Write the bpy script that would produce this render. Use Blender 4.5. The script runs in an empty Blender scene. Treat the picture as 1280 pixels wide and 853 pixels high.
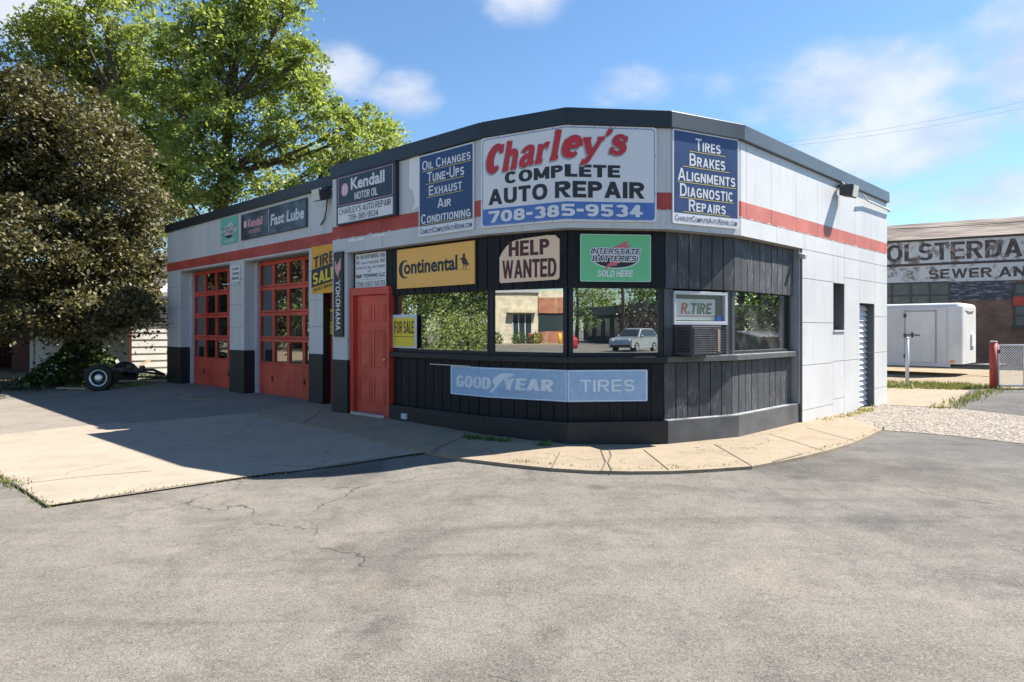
import bpy, bmesh, math, random
import numpy as np
from mathutils import Vector, Matrix
from mathutils.geometry import tessellate_polygon

random.seed(7)
rng = np.random.default_rng(7)
S = bpy.context.scene
COL = S.collection
R = math.radians

# ---------------------------------------------------------------- camera
FPX, EYE, HORIZON = 838.0, 1.5, 412.0
cam_d = bpy.data.cameras.new('camera')
cam = bpy.data.objects.new('camera', cam_d)
COL.objects.link(cam)
cam.location = (0, 0, EYE)
cam.rotation_euler = (R(90), 0, 0)
cam_d.sensor_width = 36
cam_d.lens = FPX / 1280 * 36
cam_d.shift_y = -14.5 / 1280
cam_d.clip_end = 3000
S.camera = cam

# ---------------------------------------------------------------- sun, sky, exposure
SUN_TO = Vector((3.36, 1.05, 4.25)).normalized()          # towards the sun
SUN_EL = math.asin(SUN_TO.z)
SUN_AZ = math.atan2(SUN_TO.x, SUN_TO.y)
sun_d = bpy.data.lights.new('sun', 'SUN')
sun_d.energy = 5.0
sun_d.angle = R(0.53)
sun_d.color = (1.0, 0.94, 0.85)
sun = bpy.data.objects.new('sun', sun_d)
COL.objects.link(sun)
sun.rotation_euler = SUN_TO.to_track_quat('Z', 'Y').to_euler()
S.view_settings.view_transform = 'Standard'
S.view_settings.look = 'None'
S.view_settings.exposure = 1.36
S.view_settings.gamma = 1.0
S.view_settings.use_curve_mapping = False
try:
    S.cycles.max_bounces = 8
    S.cycles.transparent_max_bounces = 12
    S.cycles.caustics_reflective = False
    S.cycles.caustics_refractive = False
    S.cycles.use_denoising = True
except Exception:
    pass

W = bpy.data.worlds.new('World')
S.world = W
W.use_nodes = True
wn, wl = W.node_tree.nodes, W.node_tree.links
wn.clear()
def wnode(t, **k):
    n = wn.new(t)
    for a, b in k.items():
        setattr(n, a, b)
    return n
w_out = wnode('ShaderNodeOutputWorld')
w_bg = wnode('ShaderNodeBackground')
w_bg.inputs[1].default_value = 0.055
w_sky = wnode('ShaderNodeTexSky', sky_type='NISHITA')
w_sky.sun_disc = False
w_sky.sun_elevation = SUN_EL
w_sky.sun_rotation = SUN_AZ
w_sky.altitude = 200
w_sky.air_density = 1.15
w_sky.dust_density = 0.3
w_sky.ozone_density = 3.0
w_co = wnode('ShaderNodeTexCoord')
def wmath(op, a, b=None, clamp=False):
    n = wnode('ShaderNodeMath', operation=op, use_clamp=clamp)
    for i, v in enumerate((a, b)):
        if v is None:
            continue
        if isinstance(v, (int, float)):
            n.inputs[i].default_value = v
        else:
            wl.new(v, n.inputs[i])
    return n.outputs[0]
# clouds that stand in the sky at fixed compass directions: azimuth, elevation, width, height (degrees), weight
CLOUDS = []
def cloud_px(x, y, rx, ry, wgt):
    d = Vector(((x - 640) / FPX, 1, (HORIZON - y) / FPX)).normalized()
    CLOUDS.append((d, rx / FPX / math.hypot(1, (x - 640) / FPX), ry / FPX, wgt))
for c in ((505, 122, 48, 30, .85), (430, 88, 45, 38, .7), (655, 0, 60, 30, .62), (790, 108, 90, 26, .55), (1075, 112, 140, 50, .78), (1130, 178, 140, 46, .9),
          (1300, 85, 95, 80, .95), (1240, 240, 95, 36, .78), (1128, 250, 45, 20, .5), (20, 10, 120, 36, .6), (925, 105, 70, 22, .35), (1500, 160, 160, 70, .8), (-250, 60, 200, 60, .8)):
    cloud_px(*c)
blob = None
for d, rx, ry, wgt in CLOUDS:
    sub = wnode('ShaderNodeVectorMath', operation='SUBTRACT')
    wl.new(w_co.outputs['Generated'], sub.inputs[0])
    sub.inputs[1].default_value = d
    mul = wnode('ShaderNodeVectorMath', operation='MULTIPLY')
    wl.new(sub.outputs[0], mul.inputs[0])
    mul.inputs[1].default_value = (1 / rx, 1 / rx, 1 / ry)
    ln = wnode('ShaderNodeVectorMath', operation='LENGTH')
    wl.new(mul.outputs[0], ln.inputs[0])
    v = wmath('MULTIPLY', wmath('SUBTRACT', 1.25, ln.outputs['Value'], True), wgt)
    blob = v if blob is None else wmath('MAXIMUM', blob, v)
w_map = wnode('ShaderNodeMapping')
w_map.inputs['Scale'].default_value = (1, 1, 1.7)
wl.new(w_co.outputs['Generated'], w_map.inputs[0])
w_n = wnode('ShaderNodeTexNoise')
w_n.inputs['Scale'].default_value = 7.5
w_n.inputs['Detail'].default_value = 7
w_n.inputs['Roughness'].default_value = 0.55
w_n.inputs['Distortion'].default_value = 0.1
wl.new(w_map.outputs[0], w_n.inputs['Vector'])
w_n2 = wnode('ShaderNodeTexNoise')
w_n2.inputs['Scale'].default_value = 2.2
w_n2.inputs['Detail'].default_value = 4
wl.new(w_map.outputs[0], w_n2.inputs['Vector'])
raw = wmath('ADD', wmath('MULTIPLY', blob, 0.92), wmath('MULTIPLY', wmath('SUBTRACT', w_n.outputs[0], 0.5), 1.7))
w_mr = wnode('ShaderNodeMapRange', interpolation_type='SMOOTHSTEP')
wl.new(raw, w_mr.inputs[0])
w_mr.inputs[1].default_value = 0.05
w_mr.inputs[2].default_value = 0.85
w_mr.inputs[3].default_value = 0.0
w_mr.inputs[4].default_value = 0.80
gate = wmath('MULTIPLY', w_mr.outputs[0], wmath('MULTIPLY', blob, 3.5, True))
w_mix = wnode('ShaderNodeMix', data_type='RGBA')
wl.new(gate, w_mix.inputs[0])
w_hue = wnode('ShaderNodeMix', data_type='RGBA', blend_type='MULTIPLY')
w_hue.inputs[0].default_value = 1.0
wl.new(w_sky.outputs[0], w_hue.inputs[6])
w_hue.inputs[7].default_value = (0.96, 1.16, 1.30, 1)
wl.new(w_hue.outputs[2], w_mix.inputs[6])
w_cc = wnode('ShaderNodeMix', data_type='RGBA')
w_cr = wnode('ShaderNodeMapRange')
wl.new(w_n.outputs[0], w_cr.inputs[0])
w_cr.inputs[1].default_value = 0.42
w_cr.inputs[2].default_value = 0.68
wl.new(w_cr.outputs[0], w_cc.inputs[0])
w_cc.inputs[6].default_value = (4.6, 5.2, 6.6, 1)
w_cc.inputs[7].default_value = (6.8, 7.0, 7.5, 1)
wl.new(w_cc.outputs[2], w_mix.inputs[7])
wl.new(w_mix.outputs[2], w_bg.inputs[0])
wl.new(w_bg.outputs[0], w_out.inputs[0])

# ---------------------------------------------------------------- materials
def mat(name, col, rough=0.7, var=0.0, scale=3.0, bump=0.0, bscale=40.0, metal=0.0, spec=0.5, col2=None, thr=(0.45, 0.62), detail=6, stretch=(1, 1, 1)):
    m = bpy.data.materials.new(name)
    m.use_nodes = True
    nt = m.node_tree
    b = nt.nodes['Principled BSDF']
    b.inputs['Base Color'].default_value = (*col, 1)
    b.inputs['Roughness'].default_value = rough
    b.inputs['Metallic'].default_value = metal
    b.inputs['Specular IOR Level'].default_value = spec
    tc = nt.nodes.new('ShaderNodeTexCoord')
    mp = nt.nodes.new('ShaderNodeMapping')
    mp.inputs['Scale'].default_value = stretch
    nt.links.new(tc.outputs['Object'], mp.inputs[0])
    m['mp'] = mp.name
    if var or col2:
        n = nt.nodes.new('ShaderNodeTexNoise')
        n.inputs['Scale'].default_value = scale
        n.inputs['Detail'].default_value = detail
        n.inputs['Roughness'].default_value = 0.62
        nt.links.new(mp.outputs[0], n.inputs['Vector'])
        mr = nt.nodes.new('ShaderNodeMapRange')
        nt.links.new(n.outputs[0], mr.inputs[0])
        mr.inputs[1].default_value, mr.inputs[2].default_value = thr if col2 else (0.3, 0.7)
        mx = nt.nodes.new('ShaderNodeMix')
        mx.data_type = 'RGBA'
        nt.links.new(mr.outputs[0], mx.inputs[0])
        a = col if col2 else [c * (1 - var) for c in col]
        z = col2 if col2 else [min(1, c * (1 + var)) for c in col]
        mx.inputs[6].default_value = (*a, 1)
        mx.inputs[7].default_value = (*z, 1)
        nt.links.new(mx.outputs[2], b.inputs['Base Color'])
        rr = nt.nodes.new('ShaderNodeMapRange')
        nt.links.new(n.outputs[0], rr.inputs[0])
        rr.inputs[3].default_value = max(0, rough - 0.12)
        rr.inputs[4].default_value = min(1, rough + 0.12)
        nt.links.new(rr.outputs[0], b.inputs['Roughness'])
    if bump:
        n2 = nt.nodes.new('ShaderNodeTexNoise')
        n2.inputs['Scale'].default_value = bscale
        n2.inputs['Detail'].default_value = 5
        nt.links.new(mp.outputs[0], n2.inputs['Vector'])
        bp = nt.nodes.new('ShaderNodeBump')
        bp.inputs['Strength'].default_value = bump
        bp.inputs['Distance'].default_value = 0.02
        nt.links.new(n2.outputs[0], bp.inputs['Height'])
        nt.links.new(bp.outputs[0], b.inputs['Normal'])
    return m

def graph(m):
    nt = m.node_tree
    def N(t, **k):
        n = nt.nodes.new(t)
        for a, b in k.items():
            setattr(n, a, b)
        return n
    def setin(n, i, v):
        if hasattr(v, 'is_linked') or isinstance(v, bpy.types.NodeSocket):
            nt.links.new(v, n.inputs[i])
        elif isinstance(v, (tuple, list)) and n.inputs[i].type == 'RGBA':
            n.inputs[i].default_value = (*v, 1) if len(v) == 3 else v
        else:
            n.inputs[i].default_value = v
    def math_(op, a, b=0.0, clamp=False):
        n = N('ShaderNodeMath', operation=op, use_clamp=clamp)
        setin(n, 0, a); setin(n, 1, b)
        return n.outputs[0]
    def noise(vec, scale, detail=4, rough=0.55, dist=0.0):
        n = N('ShaderNodeTexNoise')
        setin(n, 'Vector', vec); setin(n, 'Scale', scale); setin(n, 'Detail', detail); setin(n, 'Roughness', rough); setin(n, 'Distortion', dist)
        return n.outputs[0]
    def rngm(v, a, b, c=0.0, d=1.0, smooth=True):
        n = N('ShaderNodeMapRange', interpolation_type='SMOOTHSTEP' if smooth else 'LINEAR')
        setin(n, 0, v); setin(n, 1, a); setin(n, 2, b); setin(n, 3, c); setin(n, 4, d)
        return n.outputs[0]
    def mix(f, a, b, blend='MIX'):
        n = N('ShaderNodeMix', data_type='RGBA', blend_type=blend)
        setin(n, 0, f); setin(n, 6, a); setin(n, 7, b)
        return n.outputs[2]
    return nt, N, setin, math_, noise, rngm, mix

def ground_mat(name, base, dark, light, crack_scale=0.35, crack=0.6, speck=1.0, sealed=False, rough=0.9, bumpy=0.35):
    m = bpy.data.materials.new(name)
    m.use_nodes = True
    nt, N, setin, math_, noise, rngm, mix = graph(m)
    b = nt.nodes['Principled BSDF']
    tc = N('ShaderNodeTexCoord').outputs['Object']
    big = noise(tc, 0.55, 6, 0.62, 0.4)
    mid = noise(tc, 2.3, 6, 0.65)
    fine = noise(tc, 70, 3, 0.7)
    vfine = noise(tc, 230, 2, 0.6)
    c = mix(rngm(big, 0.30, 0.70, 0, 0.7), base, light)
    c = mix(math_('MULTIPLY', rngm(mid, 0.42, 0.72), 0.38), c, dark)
    if sealed:                                   # smoother, darker sealcoat worn away towards the left of the lot
        sx = N('ShaderNodeSeparateXYZ'); nt.links.new(tc, sx.inputs[0])
        edge = math_('ADD', math_('MULTIPLY', sx.outputs[0], 0.26), math_('MULTIPLY', sx.outputs[1], 0.15))
        edge = math_('ADD', edge, math_('MULTIPLY', math_('SUBTRACT', big, 0.5), 4.5))
        edge = math_('ADD', edge, math_('MULTIPLY', math_('SUBTRACT', mid, 0.5), 1.6))
        seal = rngm(edge, 0.9, 3.4, 0, 0.85)
        c = mix(math_('MULTIPLY', seal, .5), c, (0.082, 0.083, 0.087))
        # wheel arcs where cars turn in
        wv = N('ShaderNodeTexWave', wave_type='RINGS', rings_direction='SPHERICAL')
        mp = N('ShaderNodeMapping'); nt.links.new(tc, mp.inputs[0]); mp.inputs['Location'].default_value = (-9, 3, 0)
        setin(wv, 'Vector', mp.outputs[0]); setin(wv, 'Scale', 0.16); setin(wv, 'Distortion', 3.5); setin(wv, 'Detail', 3); setin(wv, 'Detail Scale', 0.6)
        c = mix(rngm(wv.outputs[1], 0.62, 0.98, 0, 0.30), c, (0.22, 0.205, 0.18))
        st = noise(tc, 0.9, 5, 0.7, 1.2)
        c = mix(rngm(st, 0.57, 0.78, 0, 0.55), c, (0.060, 0.056, 0.052))
        rs = noise(tc, 1.7, 3, 0.5, 0.5)
        c = mix(rngm(rs, 0.70, 0.78, 0, 0.35), c, (0.17, 0.11, 0.065))
    m2 = noise(tc, 8, 8, 0.74, 0.3)
    c = mix(rngm(m2, 0.48, 0.72, 0, 0.42 * speck), c, dark)
    c = mix(rngm(m2, 0.50, 0.28, 0, 0.28 * speck), c, light)
    stn = N('ShaderNodeTexVoronoi'); setin(stn, 'Vector', tc); setin(stn, 'Scale', 120.0)
    ssx = N('ShaderNodeSeparateXYZ'); nt.links.new(stn.outputs['Color'], ssx.inputs[0])
    c = mix(rngm(ssx.outputs[0], 0.55, 0.95, 0, 0.42 * speck), c, [min(1, x * 1.25) for x in light])
    c = mix(rngm(ssx.outputs[1], 0.70, 0.98, 0, 0.45 * speck), c, [x * 0.6 for x in dark])
    c = mix(math_('MULTIPLY', rngm(fine, 0.50, 0.70), 0.5 * speck), c, dark)
    c = mix(math_('MULTIPLY', rngm(vfine, 0.54, 0.70), 0.55 * speck), c, light)
    c = mix(math_('MULTIPLY', rngm(vfine, 0.47, 0.34), 0.75 * speck), c, [x * 0.4 for x in dark])
    if sealed:
        c = mix(seal, c, mix(1.0, c, (0.60, 0.625, 0.67), 'MULTIPLY'))
        pat = math_('ADD', rngm(noise(tc, 0.42, 5, 0.6, 0.8), 0.50, 0.66), rngm(noise(tc, 1.1, 6, 0.65, 0.5), 0.54, 0.72))
        c = mix(math_('MULTIPLY', pat, 0.75, True), c, mix(1.0, c, (0.60, 0.60, 0.61), 'MULTIPLY'))
        for ang, sc_, off_, amt, col_ in ((25, (0.22, 2.6, 1), 0.0, 0.55, (0.62, 0.61, 0.61)), (-18, (0.16, 2.0, 1), 7.0, 0.5, (1.30, 1.26, 1.18)), (62, (0.25, 3.4, 1), 3.0, 0.4, (0.68, 0.67, 0.67))):
            mr_ = N('ShaderNodeMapping'); nt.links.new(tc, mr_.inputs[0]); mr_.inputs['Rotation'].default_value = (0, 0, R(ang)); mr_.inputs['Scale'].default_value = sc_; mr_.inputs['Location'].default_value = (off_, off_, 0)
            c = mix(rngm(noise(mr_.outputs[0], 1.0, 6, 0.62, 0.6), 0.54, 0.74, 0, amt), c, mix(1.0, c, col_, 'MULTIPLY'))
        oil = N('ShaderNodeTexVoronoi'); setin(oil, 'Vector', tc); setin(oil, 'Scale', 0.9); setin(oil, 'Randomness', 1.0)
        od = math_('ADD', oil.outputs['Distance'], math_('MULTIPLY', math_('SUBTRACT', m2, 0.5), 0.22))
        osx = N('ShaderNodeSeparateXYZ'); nt.links.new(oil.outputs['Color'], osx.inputs[0])
        c = mix(math_('MULTIPLY', rngm(od, 0.05, 0.15, 0.6, 0), rngm(osx.outputs[0], 0.5, 0.7)), c, (0.045, 0.042, 0.040))
        wear = rngm(noise(tc, 0.75, 5, 0.6, 0.9), 0.56, 0.72)
        c = mix(math_('MULTIPLY', wear, 0.55), c, mix(1.0, c, (1.28, 1.24, 1.17), 'MULTIPLY'))
    if crack:
        wob = N('ShaderNodeVectorMath', operation='ADD')
        nz = N('ShaderNodeTexNoise'); setin(nz, 'Vector', tc); setin(nz, 'Scale', 1.5); setin(nz, 'Detail', 5)
        sc = N('ShaderNodeVectorMath', operation='SCALE'); nt.links.new(nz.outputs[1], sc.inputs[0]); sc.inputs['Scale'].default_value = 0.9
        nt.links.new(tc, wob.inputs[0]); nt.links.new(sc.outputs[0], wob.inputs[1])
        vo = N('ShaderNodeTexVoronoi', feature='DISTANCE_TO_EDGE'); setin(vo, 'Vector', wob.outputs[0]); setin(vo, 'Scale', crack_scale)
        ck = rngm(vo.outputs['Distance'], 0.0, 0.0036, 1, 0)
        brk = rngm(noise(tc, 0.8, 3), 0.40, 0.52)
        ckm = math_('MULTIPLY', math_('MULTIPLY', ck, brk), crack)
        c = mix(ckm, c, (0.045, 0.042, 0.04))
        vo2 = N('ShaderNodeTexVoronoi', feature='DISTANCE_TO_EDGE'); setin(vo2, 'Vector', wob.outputs[0]); setin(vo2, 'Scale', crack_scale * 9)
        ck2 = math_('MULTIPLY', rngm(vo2.outputs['Distance'], 0.0, 0.02, 1, 0), rngm(noise(tc, 0.45, 3), 0.42, 0.60))
        c = mix(math_('MULTIPLY', ck2, crack * 0.5), c, (0.07, 0.066, 0.062))
    nt.links.new(c, b.inputs['Base Color'])
    b.inputs['Roughness'].default_value = rough
    b.inputs['Specular IOR Level'].default_value = 0.3
    bp = N('ShaderNodeBump'); bp.inputs['Strength'].default_value = bumpy; bp.inputs['Distance'].default_value = 0.012
    hh = math_('ADD', math_('MULTIPLY', vfine, 0.6), math_('MULTIPLY', fine, 0.6))
    if crack:
        hh = math_('SUBTRACT', hh, math_('MULTIPLY', ckm, 1.5))
    nt.links.new(hh, bp.inputs['Height'])
    nt.links.new(bp.outputs[0], b.inputs['Normal'])
    return m

def gravel_mat(name):
    m = bpy.data.materials.new(name)
    m.use_nodes = True
    nt, N, setin, math_, noise, rngm, mix = graph(m)
    b = nt.nodes['Principled BSDF']
    tc = N('ShaderNodeTexCoord').outputs['Object']
    vo = N('ShaderNodeTexVoronoi'); setin(vo, 'Vector', tc); setin(vo, 'Scale', 26.0)
    sx = N('ShaderNodeSeparateXYZ'); nt.links.new(vo.outputs['Color'], sx.inputs[0])
    c = mix(sx.outputs[0], (0.17, 0.145, 0.118), (0.46, 0.41, 0.35))
    c = mix(rngm(sx.outputs[1], .7, 1.0, 0, .6), c, (0.34, 0.24, 0.16))
    c = mix(rngm(vo.outputs['Distance'], 0.35, 0.65, 0, 0.85), c, (0.07, 0.06, 0.05))
    c = mix(rngm(noise(tc, 1.1, 4), 0.45, 0.7, 0, 0.5), c, (0.25, 0.21, 0.165))
    nt.links.new(c, b.inputs['Base Color']); b.inputs['Roughness'].default_value = 0.92
    bp = N('ShaderNodeBump'); bp.inputs['Strength'].default_value = 0.9; bp.inputs['Distance'].default_value = 0.02
    nt.links.new(math_('SUBTRACT', 1.0, vo.outputs['Distance']), bp.inputs['Height']); nt.links.new(bp.outputs[0], b.inputs['Normal'])
    return m

def leaf_mat(name, c1, c2, trans=0.35, rough=0.5):
    m = bpy.data.materials.new(name)
    m.use_nodes = True
    nt, N, setin, math_, noise, rngm, mix = graph(m)
    b = nt.nodes['Principled BSDF']
    out = nt.nodes['Material Output']
    g = N('ShaderNodeNewGeometry')
    tc = N('ShaderNodeTexCoord').outputs['Object']
    f = math_('ADD', math_('MULTIPLY', g.outputs['Random Per Island'], 0.6), math_('MULTIPLY', noise(tc, 0.9, 2), 0.5))
    c = mix(rngm(f, 0.25, 0.8), c1, c2)
    nt.links.new(c, b.inputs['Base Color'])
    b.inputs['Roughness'].default_value = rough
    t = N('ShaderNodeBsdfTranslucent')
    tcx = mix(1.0, c, (1.35, 1.4, 0.75), 'MULTIPLY')
    nt.links.new(tcx, t.inputs[0])
    ms = N('ShaderNodeMixShader')
    ms.inputs[0].default_value = trans
    nt.links.new(b.outputs[0], ms.inputs[1]); nt.links.new(t.outputs[0], ms.inputs[2])
    nt.links.new(ms.outputs[0], out.inputs[0])
    return m

def glass_mat(name, refl, tint, rough=0.0, wobble=0.0, dust=1.0):
    m = bpy.data.materials.new(name)
    m.use_nodes = True
    nt, N, setin, math_, noise, rngm, mix = graph(m)
    out = nt.nodes['Material Output']
    nt.nodes.remove(nt.nodes['Principled BSDF'])
    gl = N('ShaderNodeBsdfGlossy'); gl.inputs['Roughness'].default_value = rough; gl.inputs['Color'].default_value = (0.95, 0.97, 0.96, 1)
    tr = N('ShaderNodeBsdfTransparent'); tr.inputs[0].default_value = (*tint, 1)
    df = N('ShaderNodeBsdfDiffuse'); df.inputs[0].default_value = (0.35, 0.36, 0.35, 1)
    tc = N('ShaderNodeTexCoord').outputs['Object']
    ms = N('ShaderNodeMixShader'); ms.inputs[0].default_value = refl
    nt.links.new(tr.outputs[0], ms.inputs[1]); nt.links.new(gl.outputs[0], ms.inputs[2])
    m2 = N('ShaderNodeMixShader')                                  # a film of dust
    nt.links.new(math_('MULTIPLY', math_('ADD', math_('MULTIPLY', rngm(noise(tc, 2.5, 5), 0.45, 0.7), 0.06), 0.015), dust), m2.inputs[0])
    nt.links.new(ms.outputs[0], m2.inputs[1]); nt.links.new(df.outputs[0], m2.inputs[2])
    nt.links.new(m2.outputs[0], out.inputs[0])
    if wobble:
        bp = N('ShaderNodeBump'); bp.inputs['Strength'].default_value = wobble; bp.inputs['Distance'].default_value = 0.01
        nt.links.new(noise(tc, 1.6, 1), bp.inputs['Height'])
        nt.links.new(bp.outputs[0], gl.inputs['Normal'])
    return m

def worn_paint(name, paint, under, z_lo, z_hi, rough=0.55):
    """paint that has flaked along its lower edge and here and there"""
    m = bpy.data.materials.new(name)
    m.use_nodes = True
    nt, N, setin, math_, noise, rngm, mix = graph(m)
    b = nt.nodes['Principled BSDF']
    tc = N('ShaderNodeTexCoord').outputs['Object']
    sx = N('ShaderNodeSeparateXYZ'); nt.links.new(tc, sx.inputs[0])
    n1 = noise(tc, 9, 5, 0.65)
    c = mix(rngm(noise(tc, 1.4, 5), 0.35, 0.68), [x * 0.86 for x in paint], [min(1, x * 1.12 + 0.015) for x in paint])
    low = rngm(math_('ADD', sx.outputs[2], math_('MULTIPLY', math_('SUBTRACT', n1, 0.62), -0.10)), z_lo, z_lo + 0.012, 1, 0)
    spots = rngm(n1, 0.73, 0.76, 0, 0.8)
    c = mix(math_('MAXIMUM', low, spots), c, under)
    nt.links.new(c, b.inputs['Base Color'])
    b.inputs['Roughness'].default_value = rough
    return m

def enamel(name):
    m = bpy.data.materials.new(name)
    m.use_nodes = True
    nt, N, setin, math_, noise, rngm, mix = graph(m)
    b = nt.nodes['Principled BSDF']
    tc = N('ShaderNodeTexCoord').outputs['Object']
    mp = N('ShaderNodeMapping'); nt.links.new(tc, mp.inputs[0]); mp.inputs['Scale'].default_value = (1, 1, 0.06)
    c = mix(rngm(noise(tc, 0.9, 5), 0.3, 0.7), (0.51, 0.515, 0.52), (0.585, 0.585, 0.585))
    c = mix(math_('MULTIPLY', rngm(noise(mp.outputs[0], 7, 5, 0.7), 0.52, 0.72), 0.42), c, (0.36, 0.345, 0.325))
    c = mix(math_('MULTIPLY', rngm(noise(tc, 2.6, 6, 0.7), 0.56, 0.75), 0.20), c, (0.40, 0.40, 0.40))
    sp_ = noise(tc, 11, 3, 0.6)
    c = mix(rngm(sp_, 0.735, 0.75, 0, 0.7), c, (0.22, 0.215, 0.21))
    c = mix(rngm(noise(tc, 7, 4, 0.6), 0.745, 0.76, 0, 0.9), c, (0.80, 0.80, 0.79))
    nt.links.new(c, b.inputs['Base Color'])
    b.inputs['Roughness'].default_value = 0.45
    bp = N('ShaderNodeBump'); bp.inputs['Strength'].default_value = 0.12; bp.inputs['Distance'].default_value = 0.02
    nt.links.new(noise(tc, 1.7, 3), bp.inputs['Height']); nt.links.new(bp.outputs[0], b.inputs['Normal'])
    return m

def scuffed(name, col, rough=0.42):
    m = bpy.data.materials.new(name)
    m.use_nodes = True
    nt, N, setin, math_, noise, rngm, mix = graph(m)
    b = nt.nodes['Principled BSDF']
    tc = N('ShaderNodeTexCoord').outputs['Object']
    c = mix(rngm(noise(tc, 1.6, 5), 0.3, 0.7), [x * .80 for x in col], [min(1, x * 1.10 + .01) for x in col])
    c = mix(math_('MULTIPLY', rngm(noise(tc, 5, 6, 0.7), 0.52, 0.72), 0.35), c, [x * .5 + .03 for x in col])
    c = mix(rngm(noise(tc, 16, 4, 0.65), 0.70, 0.73, 0, 0.55), c, (0.09, 0.05, 0.045))
    nt.links.new(c, b.inputs['Base Color'])
    nt.links.new(rngm(noise(tc, 3, 4), 0.3, 0.7, rough - .08, rough + .18), b.inputs['Roughness'])
    return m

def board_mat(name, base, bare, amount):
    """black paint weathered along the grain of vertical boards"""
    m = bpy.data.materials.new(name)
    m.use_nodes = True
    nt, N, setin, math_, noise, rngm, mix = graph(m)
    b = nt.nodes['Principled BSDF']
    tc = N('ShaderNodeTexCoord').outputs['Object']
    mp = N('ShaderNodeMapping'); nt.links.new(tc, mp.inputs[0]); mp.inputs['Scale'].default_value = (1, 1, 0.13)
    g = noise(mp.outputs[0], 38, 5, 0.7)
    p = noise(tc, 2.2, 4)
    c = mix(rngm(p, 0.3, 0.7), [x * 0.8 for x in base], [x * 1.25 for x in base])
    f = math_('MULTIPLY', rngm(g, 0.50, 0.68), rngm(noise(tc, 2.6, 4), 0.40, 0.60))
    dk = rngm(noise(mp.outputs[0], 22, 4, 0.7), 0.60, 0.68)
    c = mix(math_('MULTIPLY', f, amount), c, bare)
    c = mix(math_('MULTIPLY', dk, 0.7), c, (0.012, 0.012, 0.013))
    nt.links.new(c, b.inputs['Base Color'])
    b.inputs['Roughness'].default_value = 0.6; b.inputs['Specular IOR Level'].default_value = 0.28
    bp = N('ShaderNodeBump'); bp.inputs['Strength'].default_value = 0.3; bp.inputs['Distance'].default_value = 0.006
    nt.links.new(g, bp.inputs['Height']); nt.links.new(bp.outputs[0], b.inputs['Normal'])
    return m

def brick_mat(name, c1, c2, mortar, scale=1.0, rot=0.0):
    m = bpy.data.materials.new(name)
    m.use_nodes = True
    nt, N, setin, math_, noise, rngm, mix = graph(m)
    b = nt.nodes['Principled BSDF']
    tc = N('ShaderNodeTexCoord').outputs['Object']
    sx = N('ShaderNodeSeparateXYZ'); nt.links.new(tc, sx.inputs[0])
    h = math_('ADD', math_('MULTIPLY', sx.outputs[0], math.cos(rot)), math_('MULTIPLY', sx.outputs[1], math.sin(rot)))
    cb = N('ShaderNodeCombineXYZ'); nt.links.new(h, cb.inputs[0]); nt.links.new(sx.outputs[2], cb.inputs[1])
    br = N('ShaderNodeTexBrick')
    nt.links.new(cb.outputs[0], br.inputs['Vector'])
    setin(br, 'Color1', c1); setin(br, 'Color2', c2); setin(br, 'Mortar', mortar); setin(br, 'Scale', scale)
    setin(br, 'Brick Width', 0.22); setin(br, 'Row Height', 0.075); setin(br, 'Mortar Size', 0.008)
    c = mix(math_('MULTIPLY', rngm(noise(tc, 1.5, 5), 0.4, 0.7), 0.45), br.outputs[0], [x * 0.4 for x in c1])
    nt.links.new(c, b.inputs['Base Color'])
    b.inputs['Roughness'].default_value = 0.9
    return m

M = {}
M['asphalt'] = ground_mat('asphalt', (0.150, 0.136, 0.119), (0.054, 0.049, 0.044), (0.262, 0.238, 0.206), 0.22, 0.75, 1.0, True, 0.9, 0.5)
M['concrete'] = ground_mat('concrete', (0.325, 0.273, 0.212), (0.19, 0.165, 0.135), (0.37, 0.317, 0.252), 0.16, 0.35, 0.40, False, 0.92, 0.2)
M['oldconcrete'] = ground_mat('old_concrete', (0.225, 0.198, 0.165), (0.115, 0.10, 0.085), (0.29, 0.257, 0.215), 0.3, 0.6, 0.6, False, 0.92, 0.25)
M['pavement'] = ground_mat('pavement', (0.28, 0.226, 0.160), (0.16, 0.13, 0.095), (0.345, 0.28, 0.204), 0.5, 0.8, 0.6, False, 0.92, 0.3)
M['gravel'] = gravel_mat('gravel')
M['dirt'] = ground_mat('dirt', (0.27, 0.21, 0.14), (0.12, 0.09, 0.055), (0.40, 0.32, 0.22), 1, 0, 1.2, False, 0.95, 0.8)
M['turf'] = ground_mat('turf', (0.10, 0.13, 0.04), (0.06, 0.075, 0.025), (0.25, 0.23, 0.11), 1, 0, 1.0, False, 0.95, 0.8)
M['grass'] = leaf_mat('grass_blades', (0.09, 0.13, 0.03), (0.24, 0.22, 0.07), 0.25)
M['white'] = enamel('white_enamel')
M['seam'] = mat('seam', (0.12, 0.12, 0.125), 0.8)
M['wornlit'] = mat('worn_sunlit_cap', (0.30, 0.31, 0.32), 0.6, 0.0, 7, col2=(0.10, 0.10, 0.105), thr=(0.45, 0.62))  # worn paint, with the sunlight on the ledges put into the grey
M['joint'] = mat('joint_dirt', (0.10, 0.08, 0.06), 0.95, 0.3, 5)
M['peel'] = mat('bare_white', (0.80, 0.80, 0.79), 0.6, 0.04, 8)
M['stripe'] = worn_paint('red_stripe', (0.40, 0.045, 0.032), (0.66, 0.64, 0.62), 3.026, 3.24)
M['stripef'] = worn_paint('faded_red_stripe', (0.48, 0.135, 0.10), (0.66, 0.64, 0.62), 3.028, 3.24)
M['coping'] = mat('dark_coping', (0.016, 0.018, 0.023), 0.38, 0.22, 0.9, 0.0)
M['coping_l'] = mat('coping_pale', (0.075, 0.085, 0.095), 0.35, 0.25, 0.8)  # paler copy of the coping for the two right-hand faces
M['soffit'] = mat('soffit', (0.30, 0.28, 0.24), 0.8, 0.1, 4)
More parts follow.
